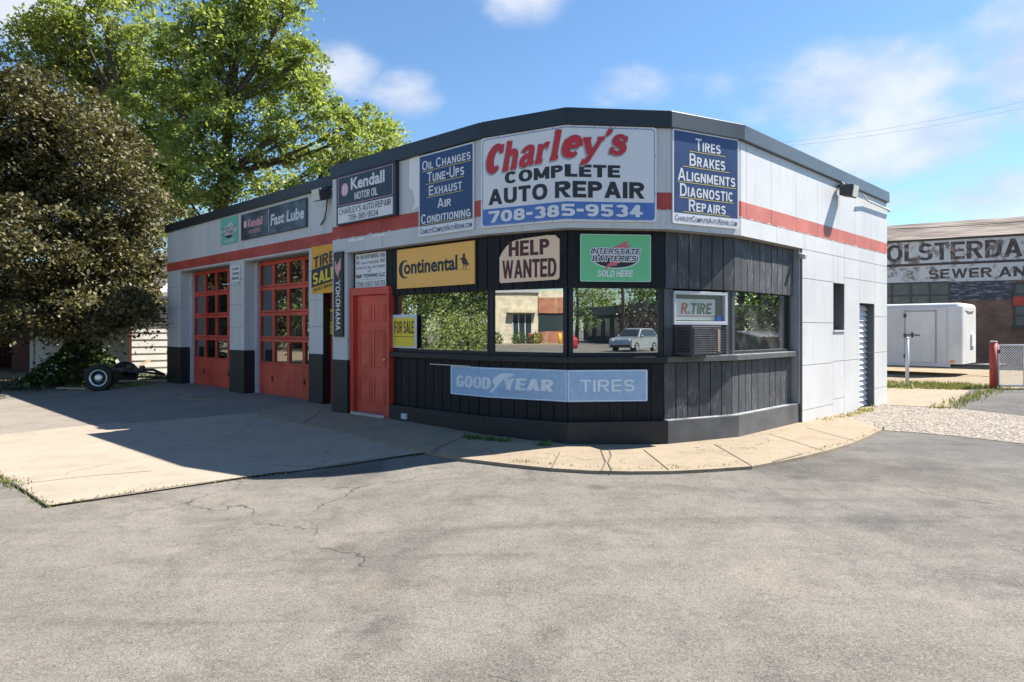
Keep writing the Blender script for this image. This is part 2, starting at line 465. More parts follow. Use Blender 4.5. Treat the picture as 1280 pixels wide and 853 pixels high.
M['board'] = board_mat('black_boards', (0.007, 0.008, 0.011), (0.075, 0.07, 0.065), 0.30)
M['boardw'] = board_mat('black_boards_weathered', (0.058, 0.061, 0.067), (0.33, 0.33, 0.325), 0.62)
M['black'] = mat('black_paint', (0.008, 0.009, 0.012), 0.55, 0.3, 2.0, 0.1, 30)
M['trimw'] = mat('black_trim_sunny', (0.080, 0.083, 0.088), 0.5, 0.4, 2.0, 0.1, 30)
M['red'] = scuffed('red_paint', (0.56, 0.060, 0.033))
M['reddoor'] = scuffed('red_door_paint', (0.58, 0.064, 0.036), 0.40)
M['glass'] = glass_mat('shop_glass', 0.50, (0.5, 0.52, 0.5), 0.0, 0.05)
M['glasss'] = glass_mat('dusty_glass', 0.50, (0.5, 0.52, 0.5), 0.0, 0.05, 2.6)
M['glassd'] = glass_mat('garage_glass', 0.33, (0.4, 0.4, 0.4), 0.0, 0.16)
M['interior'] = mat('interior', (0.10, 0.095, 0.085), 0.9, 0.2, 1.0)
M['alu'] = mat('pale_aluminium', (0.52, 0.53, 0.55), 0.4, 0.05, 4)
M['metal'] = mat('galvanised', (0.42, 0.43, 0.44), 0.45, 0.15, 6, metal=0.6)
M['brass'] = mat('brass', (0.62, 0.45, 0.18), 0.3, metal=0.9)
M['dkgrey'] = mat('dark_grey', (0.05, 0.05, 0.055), 0.55, 0.2, 5)
M['grille'] = mat('ac_grille', (0.13, 0.125, 0.12), 0.6, 0.4, 9)
M['lens'] = mat('lamp_lens', (0.55, 0.53, 0.47), 0.25, 0.1, 6)
M['roof'] = mat('roof_felt', (0.09, 0.09, 0.09), 0.9, 0.2, 1)
# sign colours
M['s_white'] = mat('sign_white', (0.72, 0.72, 0.73), 0.45, 0.04, 2.0)
M['s_navy'] = mat('sign_navy', (0.020, 0.050, 0.155), 0.4, 0.12, 3)
M['s_blue'] = mat('sign_blue', (0.075, 0.17, 0.46), 0.45, 0.12, 5)
M['s_red'] = mat('sign_red', (0.52, 0.022, 0.03), 0.4, 0.05, 4)
M['s_black'] = mat('sign_black', (0.016, 0.017, 0.022), 0.45, 0.15, 4)
M['s_dknavy'] = mat('sign_dark_navy', (0.014, 0.022, 0.04), 0.35, 0.2, 4)
M['s_orange'] = mat('sign_orange', (0.90, 0.48, 0.11), 0.5, 0.05, 3)
M['s_yellow'] = mat('sign_yellow', (0.78, 0.58, 0.035), 0.45, 0.06, 3)
M['s_amber'] = mat('sign_amber', (0.74, 0.36, 0.03), 0.5, 0.1, 3)
M['s_peach'] = mat('sign_peach', (0.84, 0.60, 0.42), 0.6, 0.05, 5)
M['s_maroon'] = mat('sign_maroon', (0.075, 0.012, 0.014), 0.5, 0.1, 5)
M['s_green'] = mat('sign_green', (0.15, 0.54, 0.24), 0.45, 0.05, 3)
M['s_teal'] = mat('sign_teal', (0.16, 0.45, 0.36), 0.5, 0.06, 3)
M['s_pink'] = mat('sign_pink', (0.62, 0.13, 0.16), 0.5, 0.1, 5)
M['s_palered'] = mat('sign_pale_red', (0.66, 0.30, 0.33), 0.5, 0.1, 5)
M['s_sky'] = mat('sign_faded_blue', (0.27, 0.43, 0.64), 0.55, 0.0, 16, col2=(0.36, 0.50, 0.68), thr=(0.4, 0.65))
M['s_faded'] = mat('sign_faded_white', (0.70, 0.76, 0.82), 0.55, 0.06, 12)
M['s_slate'] = mat('sign_faded_slate', (0.020, 0.024, 0.032), 0.3, 0.0, 1.6, col2=(0.085, 0.12, 0.16), thr=(0.44, 0.56))
M['s_pale'] = mat('sign_pale_grey', (0.62, 0.64, 0.66), 0.5, 0.08, 6)
M['s_grey'] = mat('sign_mid_grey', (0.33, 0.34, 0.36), 0.5, 0.08, 6)
M['tyre'] = mat('tyre_rubber', (0.018, 0.018, 0.019), 0.8, 0.2, 12)
M['chrome'] = mat('worn_rim', (0.62, 0.62, 0.62), 0.32, 0.15, 14, metal=0.7)
M['rust'] = mat('rusty_steel', (0.085, 0.055, 0.04), 0.8, 0.0, 6, col2=(0.20, 0.12, 0.07))
M['plank'] = mat('old_plank', (0.36, 0.29, 0.20), 0.85, 0.25, 6)
M['bark'] = mat('bark', (0.085, 0.068, 0.05), 0.9, 0.35, 7, 0.6, 22, stretch=(1, 1, 0.25))
M['leaf_green'] = leaf_mat('leaf_green', (0.135, 0.18, 0.045), (0.34, 0.39, 0.125), 0.42, 0.6)
M['leaf_green2'] = leaf_mat('leaf_green_b', (0.14, 0.18, 0.045), (0.34, 0.38, 0.115), 0.42, 0.6)
M['leaf_dark'] = leaf_mat('leaf_bronze', (0.038, 0.038, 0.015), (0.165, 0.142, 0.055), 0.18, 0.6)
M['leaf_ivy'] = leaf_mat('leaf_ivy', (0.022, 0.045, 0.012), (0.06, 0.09, 0.022), 0.2, 0.4)
M['leaf_mid'] = leaf_mat('leaf_mid', (0.05, 0.10, 0.018), (0.13, 0.19, 0.04), 0.35)
M['leaf_purple'] = leaf_mat('leaf_purple', (0.03, 0.016, 0.016), (0.07, 0.035, 0.03), 0.2, 0.4)
M['siding'] = mat('white_siding', (0.68, 0.67, 0.63), 0.6, 0.08, 2.0)
M['shed'] = mat('dark_red_boards', (0.075, 0.018, 0.014), 0.7, 0.25, 3)
M['shingle'] = mat('roof_shingle', (0.10, 0.095, 0.09), 0.9, 0.25, 5)
M['trailer'] = mat('trailer_white', (0.66, 0.66, 0.65), 0.42, 0.0, 1.7, col2=(0.52, 0.515, 0.50), thr=(0.40, 0.75), stretch=(1, 1, .35))
M['amberlamp'] = mat('amber_marker', (0.75, 0.30, 0.03), 0.3)
M['rusty_red'] = mat('red_post_paint', (0.42, 0.055, 0.04), 0.6, 0.2, 6)
M['white_wire'] = mat('white_coated_wire', (0.72, 0.72, 0.71), 0.5, 0.05, 8)
WALL_ROT = math.atan2(-0.503, 0.864)
M['oldbrick'] = brick_mat('old_brick', (0.23, 0.125, 0.08), (0.16, 0.09, 0.065), (0.21, 0.18, 0.15), 1.0, WALL_ROT)
M['flaking'] = mat('flaking_white_paint', (0.55, 0.55, 0.56), 0.8, 0.0, 3.2, col2=(0.20, 0.16, 0.14), thr=(0.50, 0.62), detail=9)
M['flakletter'] = mat('flaking_black_letters', (0.075, 0.06, 0.06), 0.8, 0.0, 4.5, col2=(0.36, 0.26, 0.24), thr=(0.52, 0.66), detail=9)
M['woodroof'] = mat('weathered_boards', (0.48, 0.39, 0.32), 0.9, 0.0, 2.0, col2=(0.15, 0.105, 0.085), thr=(0.42, 0.68), stretch=(0.3, 0.3, 4.5), detail=8)
M['blotch'] = mat('dark_painted_brick', (0.055, 0.06, 0.075), 0.8, 0.0, 6, col2=(0.22, 0.23, 0.26), thr=(0.52, 0.60), stretch=(0.5, 0.5, 2.5))
M['oldglass'] = mat('dusty_panes', (0.085, 0.092, 0.085), 0.25, 0.3, 3)
M['cream'] = brick_mat('cream_stone', (0.60, 0.53, 0.38), (0.56, 0.49, 0.35), (0.50, 0.45, 0.34), 0.35, 0.6)
M['orangebrick'] = brick_mat('orange_brick', (0.36, 0.13, 0.06), (0.30, 0.10, 0.05), (0.36, 0.26, 0.2), 1.0, 0.6)
M['darkbrick'] = brick_mat('dark_brick', (0.09, 0.06, 0.05), (0.07, 0.05, 0.045), (0.09, 0.08, 0.07), 1.0, 0.3)
M['darkglass'] = mat('dark_window', (0.03, 0.04, 0.045), 0.08)
M['silver'] = mat('silver_car_paint', (0.42, 0.46, 0.48), 0.25, metal=0.55)
M['carred'] = mat('dark_red_car_paint', (0.30, 0.02, 0.03), 0.25)
M['yellow'] = mat('yellow_paint', (0.70, 0.45, 0.04), 0.5)
M['dumpster'] = mat('green_dumpster', (0.03, 0.05, 0.045), 0.5, 0.2, 3)
M['blacklid'] = mat('lid_plastic', (0.34, 0.34, 0.33), 0.35)
M['wood'] = mat('utility_wood', (0.12, 0.085, 0.06), 0.9, 0.2, 6)
M['cable'] = mat('cable', (0.03, 0.03, 0.03), 0.7)

# ---------------------------------------------------------------- object helpers
class MB:
    def __init__(s): s.v, s.f, s.sm = [], [], False
    def add(s, verts, faces):
        b = len(s.v)
        s.v += [tuple(p) for p in verts]
        s.f += [tuple(i + b for i in f) for f in faces]
        return s
    def hexa(s, p):                                       # 8 points: bottom ring, top ring
        return s.add(p, [(3, 2, 1, 0), (4, 5, 6, 7), (0, 1, 5, 4), (1, 2, 6, 5), (2, 3, 7, 6), (3, 0, 4, 7)])
    def box(s, fr, u0, u1, o0, o1, z0, z1):
        return s.hexa([fr.pt(u0, o1, z0), fr.pt(u1, o1, z0), fr.pt(u1, o0, z0), fr.pt(u0, o0, z0), fr.pt(u0, o1, z1), fr.pt(u1, o1, z1), fr.pt(u1, o0, z1), fr.pt(u0, o0, z1)])
    def prism(s, plan, z0, z1):                           # plan: ccw or cw list of (x,y); z0/z1 numbers
        n = len(plan)
        v = [(x, y, z0) for x, y in plan] + [(x, y, z1) for x, y in plan]
        return s.add(v, [tuple(range(n - 1, -1, -1)), tuple(range(n, 2 * n))] + [(i, (i + 1) % n, n + (i + 1) % n, n + i) for i in range(n)])
    def tube(s, pts, rad, k=8, cap=True):
        pts = [Vector(p) for p in pts]
        rads = rad if isinstance(rad, (list, tuple)) else [rad] * len(pts)
        rings, prev = [], None
        for i, p in enumerate(pts):
            d = (pts[min(i + 1, len(pts) - 1)] - pts[max(i - 1, 0)]).normalized()
            if prev is None:
                a = Vector((0, 0, 1)) if abs(d.z) < 0.9 else Vector((1, 0, 0))
                x = d.cross(a).normalized()
            else:
                x = (prev - d * prev.dot(d)).normalized()
            prev = x
            y = d.cross(x)
            rings.append([p + (x * math.cos(2 * math.pi * j / k) + y * math.sin(2 * math.pi * j / k)) * rads[i] for j in range(k)])
        b = len(s.v)
        for r in rings:
            s.v += [tuple(q) for q in r]
        for i in range(len(rings) - 1):
            for j in range(k):
                s.f.append((b + i * k + j, b + i * k + (j + 1) % k, b + (i + 1) * k + (j + 1) % k, b + (i + 1) * k + j))
        if cap:
            s.f.append(tuple(b + j for j in range(k - 1, -1, -1)))
            e = b + (len(rings) - 1) * k
            s.f.append(tuple(e + j for j in range(k)))
        return s
    def lathe(s, c, axis, prof, k=24):                    # prof: list of (along axis, radius)
        axis = Vector(axis).normalized()
        a = Vector((0, 0, 1)) if abs(axis.z) < 0.9 else Vector((1, 0, 0))
        x = axis.cross(a).normalized(); y = axis.cross(x)
        c = Vector(c); b = len(s.v)
        for t, r in prof:
            for j in range(k):
                an = 2 * math.pi * j / k
                s.v.append(tuple(c + axis * t + (x * math.cos(an) + y * math.sin(an)) * r))
        for i in range(len(prof) - 1):
            for j in range(k):
                s.f.append((b + i * k + j, b + i * k + (j + 1) % k, b + (i + 1) * k + (j + 1) % k, b + (i + 1) * k + j))
        s.f.append(tuple(b + j for j in range(k - 1, -1, -1)))
        e = b + (len(prof) - 1) * k
        s.f.append(tuple(e + j for j in range(k)))
        return s

def world_loc(o):
    p = Vector((0, 0, 0))
    while o is not None:
        p += o.location
        o = o.parent
    return p

def link(name, me, material, parent=None, smooth=False):
    o = bpy.data.objects.new(name, me)
    COL.objects.link(o)
    if material is not None:
        me.materials.append(material)
    if smooth:
        me.polygons.foreach_set('use_smooth', [True] * len(me.polygons))
    if parent is not None:
        o.parent = parent
        root = parent
        while root.parent is not None:
            root = root.parent
        if parent is root:
            o.matrix_parent_inverse = Matrix.Translation(-root.location)
    return o

def obj(name, mb, material, parent=None, smooth=False, bevel=0.0):
    me = bpy.data.meshes.new(name)
    me.from_pydata(mb.v, [], mb.f)
    bm = bmesh.new(); bm.from_mesh(me)
    bmesh.ops.recalc_face_normals(bm, faces=bm.faces)
    if bevel:
        es = [e for e in bm.edges if len(e.link_faces) == 2 and e.calc_face_angle(0) > 0.6]
        bmesh.ops.bevel(bm, geom=es, offset=bevel, segments=2, affect='EDGES', profile=0.5)
    bm.to_mesh(me); bm.free()
    return link(name, me, material, parent, smooth)

def thing(name, label, cat, loc=(0, 0, 0), group=None):
    o = bpy.data.objects.new(name, None)
    COL.objects.link(o)
    o.location = loc
    o.empty_display_size = 0.2
    o['label'] = label; o['category'] = cat
    if group: o['group'] = group
    return o
def tag(o, label, cat, group=None):
    o['label'] = label; o['category'] = cat
    if group: o['group'] = group
    return o
def struct(o):
    o['kind'] = 'structure'; return o

class Frame:
    """a vertical wall line: u runs along it, o outwards (towards whoever faces it), z up"""
    def __init__(s, p, q):
        s.p = Vector((p[0], p[1])); q = Vector((q[0], q[1]))
        s.d = (q - s.p).length; s.t = (q - s.p) / s.d; s.n = Vector((s.t.y, -s.t.x))
    def pt(s, u, o, z):
        a = s.p + s.t * u + s.n * o
        return Vector((a.x, a.y, z))
    def u(s, px, o=0.0):                                  # wall coordinate of a photo column
        a = s.p + s.n * o; k = (px - 640) / FPX
        return (k * a.y - a.x) / (s.t.x - k * s.t.y)
    def z(s, px, py, o=0.0):
        a = s.p + s.n * o + s.t * s.u(px, o)
        return EYE + (HORIZON - py) / FPX * a.y

def smooth01(x): x = max(0.0, min(1.0, x)); return x * x * (3 - 2 * x)
LP, KP = (-9.18, 17.85), (-3.22, 12.06)
FP = [(-3.06, 11.43), (-.397, 9.0), (.681, 8.394), (2.006, 8.53), (3.11, 9.10), (7.59, 13.57)]
LW = Frame(LP, KP)
FR = [Frame(FP[i], FP[i + 1]) for i in range(5)]
FA, FB, FC, FD, FE = FR

def G(x, y):                                              # height of the ground: it rises gently to the garage doors on the left
    s = (x - KP[0]) * LW.n.x + (y - KP[1]) * LW.n.y
    hl = max(-0.13, min(0.10, 0.10 - 0.088 * s)) if s > 0 else 0.10
    hl = hl if s < 6 else -0.13
    w = smooth01((2.0 - x) / 4.2)
    hr = -0.06 * smooth01((8.6 - y) / 4.0)
    far = smooth01((y - 22) / 12)
    h = w * hl + (1 - w) * hr
    left = smooth01((-11.5 - x) / 6)
    return (h * (1 - far) + 0.05 * far) * (1 - left) + 0.0 * left
def gp(px, py, up=0.0):                                   # ground point seen at a photo pixel
    z = 0.0
    for _ in range(8):
        Y = (EYE - z - up) * FPX / (py - HORIZON); X = (px - 640) / FPX * Y
        z = G(X, Y)
    return (X, Y)

def ground_sheet(name, poly, material, lift, step=0.5):
    bm = bmesh.new()
    f = bm.faces.new([bm.verts.new((x, y, 0)) for x, y in poly])
    xs = [p[0] for p in poly]; ys = [p[1] for p in poly]
    for ax, lo, hi in ((0, min(xs), max(xs)), (1, min(ys), max(ys))):
        k = math.ceil(lo / step)
        while k * step < hi:
            co = [0, 0, 0]; co[ax] = k * step + 1e-5; no = [0, 0, 0]; no[ax] = 1
            bmesh.ops.bisect_plane(bm, geom=bm.verts[:] + bm.edges[:] + bm.faces[:], plane_co=co, plane_no=no)
            k += 1
    for v in bm.verts:
        v.co.z = G(v.co.x, v.co.y) + lift
    bmesh.ops.recalc_face_normals(bm, faces=bm.faces)
    if sum(f.normal.z for f in bm.faces) < 0:
        bmesh.ops.reverse_faces(bm, faces=bm.faces)
    me = bpy.data.meshes.new(name); bm.to_mesh(me); bm.free()
    return link(name, me, material)

# ---------------------------------------------------------------- ground
def make_ground():
    c = sorted(set([-600, -300, -150, -80, -50, -35, -26, 26, 35, 50, 80, 150, 300, 600] + [i * 0.5 for i in range(-44, 45)]))
    cy = sorted(set([-600, -300, -150, -90, -60, -40, -25, -15, -8, -4, 40, 55, 80, 150, 300, 600] + [i * 0.5 for i in range(-4, 68)]))
    v = [(x, y, G(x, y)) for y in cy for x in c]
    n = len(c)
    f = [(j * n + i, j * n + i + 1, (j + 1) * n + i + 1, (j + 1) * n + i) for j in range(len(cy) - 1) for i in range(n - 1)]
    me = bpy.data.meshes.new('ground'); me.from_pydata(v, [], f)
    struct(link('ground', me, M['asphalt'], None, True))
make_ground()
A_ = gp(60, 635); B_ = gp(345, 593); C_ = gp(537, 567)
dl = Vector(gp(0, 597)) - Vector(A_)
ext = Vector(A_) + dl * 3.2
tl = Vector(gp(130, 531)); tl0 = Vector(gp(0, 545))
tdir = (tl - tl0)
far_l = tl0 - tdir * 2.0
DRIVE = [A_, B_, C_, gp(470, 549), gp(415, 536), gp(345, 523), gp(320, 517), tuple(tl), tuple(tl0), tuple(far_l), tuple(ext)]
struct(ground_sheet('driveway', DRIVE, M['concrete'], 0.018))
UP = [gp(320, 517), tuple(tl), tuple(tl0), tuple(far_l), gp(-160, 497), gp(0, 491), gp(60, 487.5), gp(120, 483), gp(165, 480), gp(199, 478.3)] + [tuple(LW.pt(u_, -.30, 0).to_2d()) for u_ in (.0, 2.2, 4.4, 7.4)]
struct(ground_sheet('apron_slab', UP, M['oldconcrete'], 0.012))
struct(ground_sheet('gravel', [gp(1030, 526), gp(1100, 538), gp(1190, 545), gp(1285, 556), gp(1400, 570), gp(1400, 534), gp(1280, 521), gp(1190, 510), gp(1085, 505)], M['gravel'], 0.006))
struct(ground_sheet('apron', [gp(1085, 506), gp(1188, 510.5), gp(1212, 488.5), gp(1100, 485), gp(1060, 485)], M['pavement'], 0.011))
struct(ground_sheet('lawn', [gp(1040, 486), gp(1150, 487), gp(1236, 488), gp(1262, 486.5), (15, 18.3), (24, 19.6), (30, 40), (2, 40)], M['dirt'], 0.006, 1.0))
struct(ground_sheet('dirt', [gp(-160, 500), gp(0, 492.5), gp(60, 489), gp(120, 485), gp(165, 480.5), gp(200, 479), (-9.6, 18.6), (-8, 26), (-12, 45), (-40, 45), (-40, 16)], M['dirt'], 0.004, 1.0))

# pavement slabs round the shop: a low raised walk with a worn edge
def pavement():
    outer = [gp(x, y, .03) for x, y in ((322, 516.5), (324, 521), (340, 524), (375, 530), (415, 537), (440, 544), (470, 551), (505, 559), (537, 566), (580, 574), (640, 581), (690, 586), (740, 589), (790, 590), (840, 589.5),
             (890, 587), (940, 583.5), (975, 577), (1005, 571), (1035, 563.5), (1062, 555.5), (1085, 546), (1103, 537))]
    inner_f = [FD.pt(1.2, -.3, 0), FC.pt(.6, -.3, 0), FB.pt(.6, -.3, 0), FA.pt(3.2, -.3, 0), FA.pt(1.8, -.3, 0), FA.pt(.5, -.5, 0), FA.pt(.0, -.9, 0), LW.pt(7.6, -.35, 0), LW.pt(7.2, -.2, 0)]
    inner = [FE.pt(3.6, .02, 0), FE.pt(2.4, -.3, 0)] + inner_f
    poly = outer + [(p.x, p.y) for p in inner]
    o = ground_sheet('pavement', poly, M['pavement'], 0.035)
    bm = bmesh.new(); bm.from_mesh(o.data)
    es = [e for e in bm.edges if e.is_boundary]
    r = bmesh.ops.extrude_edge_only(bm, edges=es)
    for v in r['geom']:
        if isinstance(v, bmesh.types.BMVert):
            v.co.z -= 0.12
    bmesh.ops.recalc_face_normals(bm, faces=bm.faces)
    bm.to_mesh(o.data); bm.free()
    struct(o)
    # joints between the slabs
    mb = MB()
    def strip(pts, w):
        for (x0, y0), (x1, y1) in zip(pts[:-1], pts[1:]):
            n_ = max(1, int(math.hypot(x1 - x0, y1 - y0) / 0.25))
            for i in range(n_):
                a = Vector((x0 + (x1 - x0) * i / n_, y0 + (y1 - y0) * i / n_)); b = Vector((x0 + (x1 - x0) * (i + 1) / n_, y0 + (y1 - y0) * (i + 1) / n_))
                t = (b - a).normalized(); s = Vector((-t.y, t.x)) * w / 2
                q = [a - s, b - s, b + s, a + s]
                mb.add([(p.x, p.y, G(p.x, p.y) + 0.041) for p in q], [(0, 1, 2, 3)])
    for p, q in (((537, 566), (573, 549)), ((690, 585), (700, 566)), ((836, 588), (805, 563)), ((940, 583), (893, 556)), ((1030, 564), (962, 543)), ((1070, 552), (1008, 535)), ((415, 536), (452, 521)), ((378, 530), (400, 516))):
        strip([gp(*p, .035), gp(*q, .035)], 0.012)
    strip([gp(752, 589, .035), gp(757, 578, .035), gp(751, 563, .035)], 0.014)
    strip([gp(765, 590, .035), gp(760, 579, .035), gp(764, 570, .035), gp(761, 562, .035)], 0.014)
    strip([gp(965, 578, .035), gp(1003, 568, .035)], 0.012)
    struct(obj('pavement_joints', mb, M['joint']))
    mb = MB()
    def low(pts, w):
        n0 = len(mb.v); strip(pts, w)
        for k in range(n0, len(mb.v)): mb.v[k] = (mb.v[k][0], mb.v[k][1], mb.v[k][2] - .019)
    low([gp(-40, 616), gp(40, 606), gp(105, 598), gp(190, 591)], .012)
    low([gp(60, 635), gp(150, 621), gp(230, 609), gp(345, 593.3), gp(440, 580), gp(537, 567.3)], .015)
    low([gp(60, 635), gp(20, 608), gp(-30, 578)], .018)
    struct(obj('driveway_joints', mb, M['joint']))
pavement()
mb = MB()
sl = [gp(x, y, .03) for x, y in ((223, 495), (232, 491), (262, 489), (300, 490), (318, 494), (280, 498), (240, 499.5), (228, 498.5))]
z_ = G(*sl[0])
mb.prism(sl, z_ - .1, z_ + .035)
struct(obj('pavement_slab', mb, M['pavement'], bevel=0.008))

# ---------------------------------------------------------------- the repair shop
Z_SOF, Z_FAS, Z_COP = 2.77, 4.06, 4.27
shop = thing('repair_shop', 'single storey auto repair shop with bowed front, white panels, black boards and red doors', 'repair shop', (-1.5, 13.0, 0))
def P(name, mb, material, smooth=False, bevel=0.0, parent=shop):
    return obj(name, mb, material, parent, smooth, bevel)

def isect(f, of, g, og):
    a = f.p + f.n * of; b = g.p + g.n * og
    den = f.t.x * g.t.y - f.t.y * g.t.x
    return ((b.x - a.x) * g.t.y - (b.y - a.y) * g.t.x) / den
def ends(i, o):                                           # extent of face i of the bowed front at offset o
    u0 = 0.0 if i == 0 else isect(FR[i], o, FR[i - 1], o)
    u1 = FR[i].d if i == 4 else isect(FR[i], o, FR[i + 1], o)
    return u0, u1
def slab(mb, i, o0, o1, z0, z1, u0=None, u1=None, gap=0.0):
    """a piece of face i between offsets o0 (inner) and o1 (outer), mitred where it meets the next face"""
    f = FR[i]; a0, a1 = ends(i, o0); b0, b1 = ends(i, o1)
    if u0 is not None: a0 = b0 = u0 + gap
    if u1 is not None: a1 = b1 = u1 - gap
    mb.hexa([f.pt(b0, o1, z0), f.pt(b1, o1, z0), f.pt(a1, o0, z0), f.pt(a0, o0, z0), f.pt(b0, o1, z1), f.pt(b1, o1, z1), f.pt(a1, o0, z1), f.pt(a0, o0, z1)])
def panels(mb, i, o0, o1, z0, z1, cuts, gap=0.004):
    e = [None] + sorted(cuts) + [None]
    for a, b in zip(e[:-1], e[1:]):
        slab(mb, i, o0, o1, z0 + gap, z1 - gap, a, b, gap)

ST0, ST1 = 3.02, 3.24
# fascia of the bowed front and right-hand wall: enamel panels over a dark backing
back = MB(); wall = MB(); stripe = MB(); stripef = MB(); stripel = MB(); cop = MB(); copr = MB()
cutA = [FA.u(456), FA.u(478), FA.u(540)]
upE = [FE.u(x) for x in (933, 964, 995, 1022, 1046, 1069, 1089, 1105.5)]
midE = [FE.u(x) for x in (971, 1005)]
for i in range(5):
    slab(back, i, -.30, -.012, Z_SOF + .01, Z_FAS)
    cuts = cutA if i == 0 else upE if i == 4 else []
    panels(wall, i, -.012, 0, ST0 + .0, Z_FAS, cuts)
    panels(wall, i, -.012, 0, Z_SOF, ST0, [FA.u(478)] if i == 0 else midE + [FE.u(x) for x in (1040, 1056, 1076, 1092)] if i == 4 else [])
    e = [None] + cuts + [None]
    for a, b in zip(e[:-1], e[1:]):
        slab(stripef if i == 4 else stripe, i, -.002, .003, ST0, ST1, a, b, .004)
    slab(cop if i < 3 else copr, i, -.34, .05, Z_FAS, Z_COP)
# left section with the garage doors
LEND = 8.6
back.box(LW, 0.02, LEND, -.30, -.012, 3.01, Z_FAS)
lc = [LW.u(x) for x in (230, 252, 276, 300, 320, 343, 365, 388)]
e = [0] + lc + [LEND]
for a, b in zip(e[:-1], e[1:]):
    wall.box(LW, a + .004, b - .004, -.012, 0, 3.24, Z_FAS)
    wall.box(LW, a + .004, b - .004, -.012, 0, 3.0, 3.24)
    stripel.box(LW, a + .004, b - .004, -.002, .003, 3.03, 3.25)
cop.box(LW, -.05, LEND, -.34, .05, Z_FAS, Z_COP)
wend = Frame(LW.pt(0, -8.6, 0), LW.pt(0, 0, 0))           # left end wall
wall.box(wend, 0, 8.3, -.3, -.001, 0, Z_FAS)
cop.box(wend, 0, 8.25, -.34, .05, Z_FAS, Z_COP)
bl = LW.pt(0, -8.6, 0)
wback = Frame((FP[5][0], FP[5][1]), (bl.x, bl.y))
wall.box(wback, 0.02, wback.d, -.3, 0, 0, Z_FAS)
cop.box(wback, 0, wback.d, -.34, .05, Z_FAS + .002, Z_COP - .002)
# return wall where the front section steps out
ret = Frame(FA.pt(0, -.31, 0), FA.pt(0, -1.6, 0))
wall.box(ret, 0, ret.d, 0.0, .2, 0, Z_FAS) if False else None
mbr = MB(); mbr.hexa([FA.pt(0, -.301, 0), FA.pt(.2, -.301, 0), FA.pt(.2, -1.5, 0), FA.pt(0, -1.5, 0), FA.pt(0, -.301, Z_FAS), FA.pt(.2, -.301, Z_FAS), FA.pt(.2, -1.5, Z_FAS), FA.pt(0, -1.5, Z_FAS)])
P('return_wall', mbr, M['white'])
mbr = MB(); mbr.hexa([FA.pt(-.05, -.341, Z_FAS), FA.pt(.2, -.341, Z_FAS), FA.pt(.2, -1.5, Z_FAS), FA.pt(-.05, -1.5, Z_FAS), FA.pt(-.05, -.341, Z_COP), FA.pt(.2, -.341, Z_COP), FA.pt(.2, -1.5, Z_COP), FA.pt(-.05, -1.5, Z_COP)])
P('return_coping', mbr, M['coping'])

# right wall below the fascia: enamel panels round a slit window and a louvred door
WU0, WU1, WZ0, WZ1 = FE.u(1041.7), FE.u(1055.5), 1.49, 2.30
DU0, DU1, DZ1 = FE.u(1074.5), FE.u(1093), 1.99
RU0 = FE.u(1003)
RU1 = FE.d
zc = [-.05, .22, .93, 1.61, 2.31, Z_SOF]
ucols = [RU0, WU0, WU1, DU0, DU1, RU1]
for ci in range(5):
    a, b = ucols[ci], ucols[ci + 1]
    if ci == 1:
        rows = [(-.05, .30), (.30, .95), (.95, WZ0), (WZ1, Z_SOF)]
    elif ci == 3:
        rows = [(DZ1, 2.42), (2.42, Z_SOF)]
    elif ci == 2:
        rows = [(-.05, .95), (.95, 2.42), (2.42, Z_SOF)]
    elif ci == 4:
        rows = [(-.05, .35), (.35, 1.05), (1.05, 1.75), (1.75, 2.42), (2.42, Z_SOF)]
    else:
        rows = list(zip(zc[:-1], zc[1:]))
    for r0, r1 in rows:
        wall.box(FE, a + .004, b - .004 if ci < 4 else b, -.012, 0, r0 + .004, r1 - .004)
        back.box(FE, a + .001, b - .001, -.24, -.013, r0 + .002, r1 - .002)
wall_o = P('wall', wall, M['white'])
P('wall_backing', back, M['seam'])
P('stripe', stripe, M['stripe']); P('stripe', stripel, M['stripe']); P('stripe', stripef, M['stripef'])
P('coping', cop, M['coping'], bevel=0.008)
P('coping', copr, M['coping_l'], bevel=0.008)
# reveals
mb = MB()
mb.box(FE, WU0 - .03, WU0 - .004, -.25, -.013, WZ0, WZ1)
mb.box(FE, WU1 + .002, WU1 + .03, -.25, -.013, WZ0, WZ1)
mb.box(FE, WU0, WU1, -.25, .02, WZ0 - .03, WZ0)
P('window_reveal', mb, M['alu'])
wdw = P('window', MB().box(FE, WU0, WU1, -.22, -.20, WZ0, WZ1), M['oldglass'])
mb = MB()
mb.box(FE, DU1 + .002, DU1 + .03, -.24, -.013, 0, DZ1); mb.box(FE, DU0 - .03, DU0 - .002, -.24, -.013, 0, DZ1)
P('door_reveal', mb, M['alu'])
mb = MB()
nl = 19
for k in range(nl):
    z0 = .03 + k * (DZ1 - .05) / nl; z1 = z0 + (DZ1 - .05) / nl
    p = [FE.pt(DU0, -.12, z0), FE.pt(DU1 - .0, -.12, z0), FE.pt(DU1, -.20, z0), FE.pt(DU0, -.20, z0), FE.pt(DU0, -.175, z1 - .004), FE.pt(DU1, -.175, z1 - .004), FE.pt(DU1, -.20, z1 - .004), FE.pt(DU0, -.20, z1 - .004)]
    mb.hexa(p)
P('louvred_door', mb, M['s_white'])
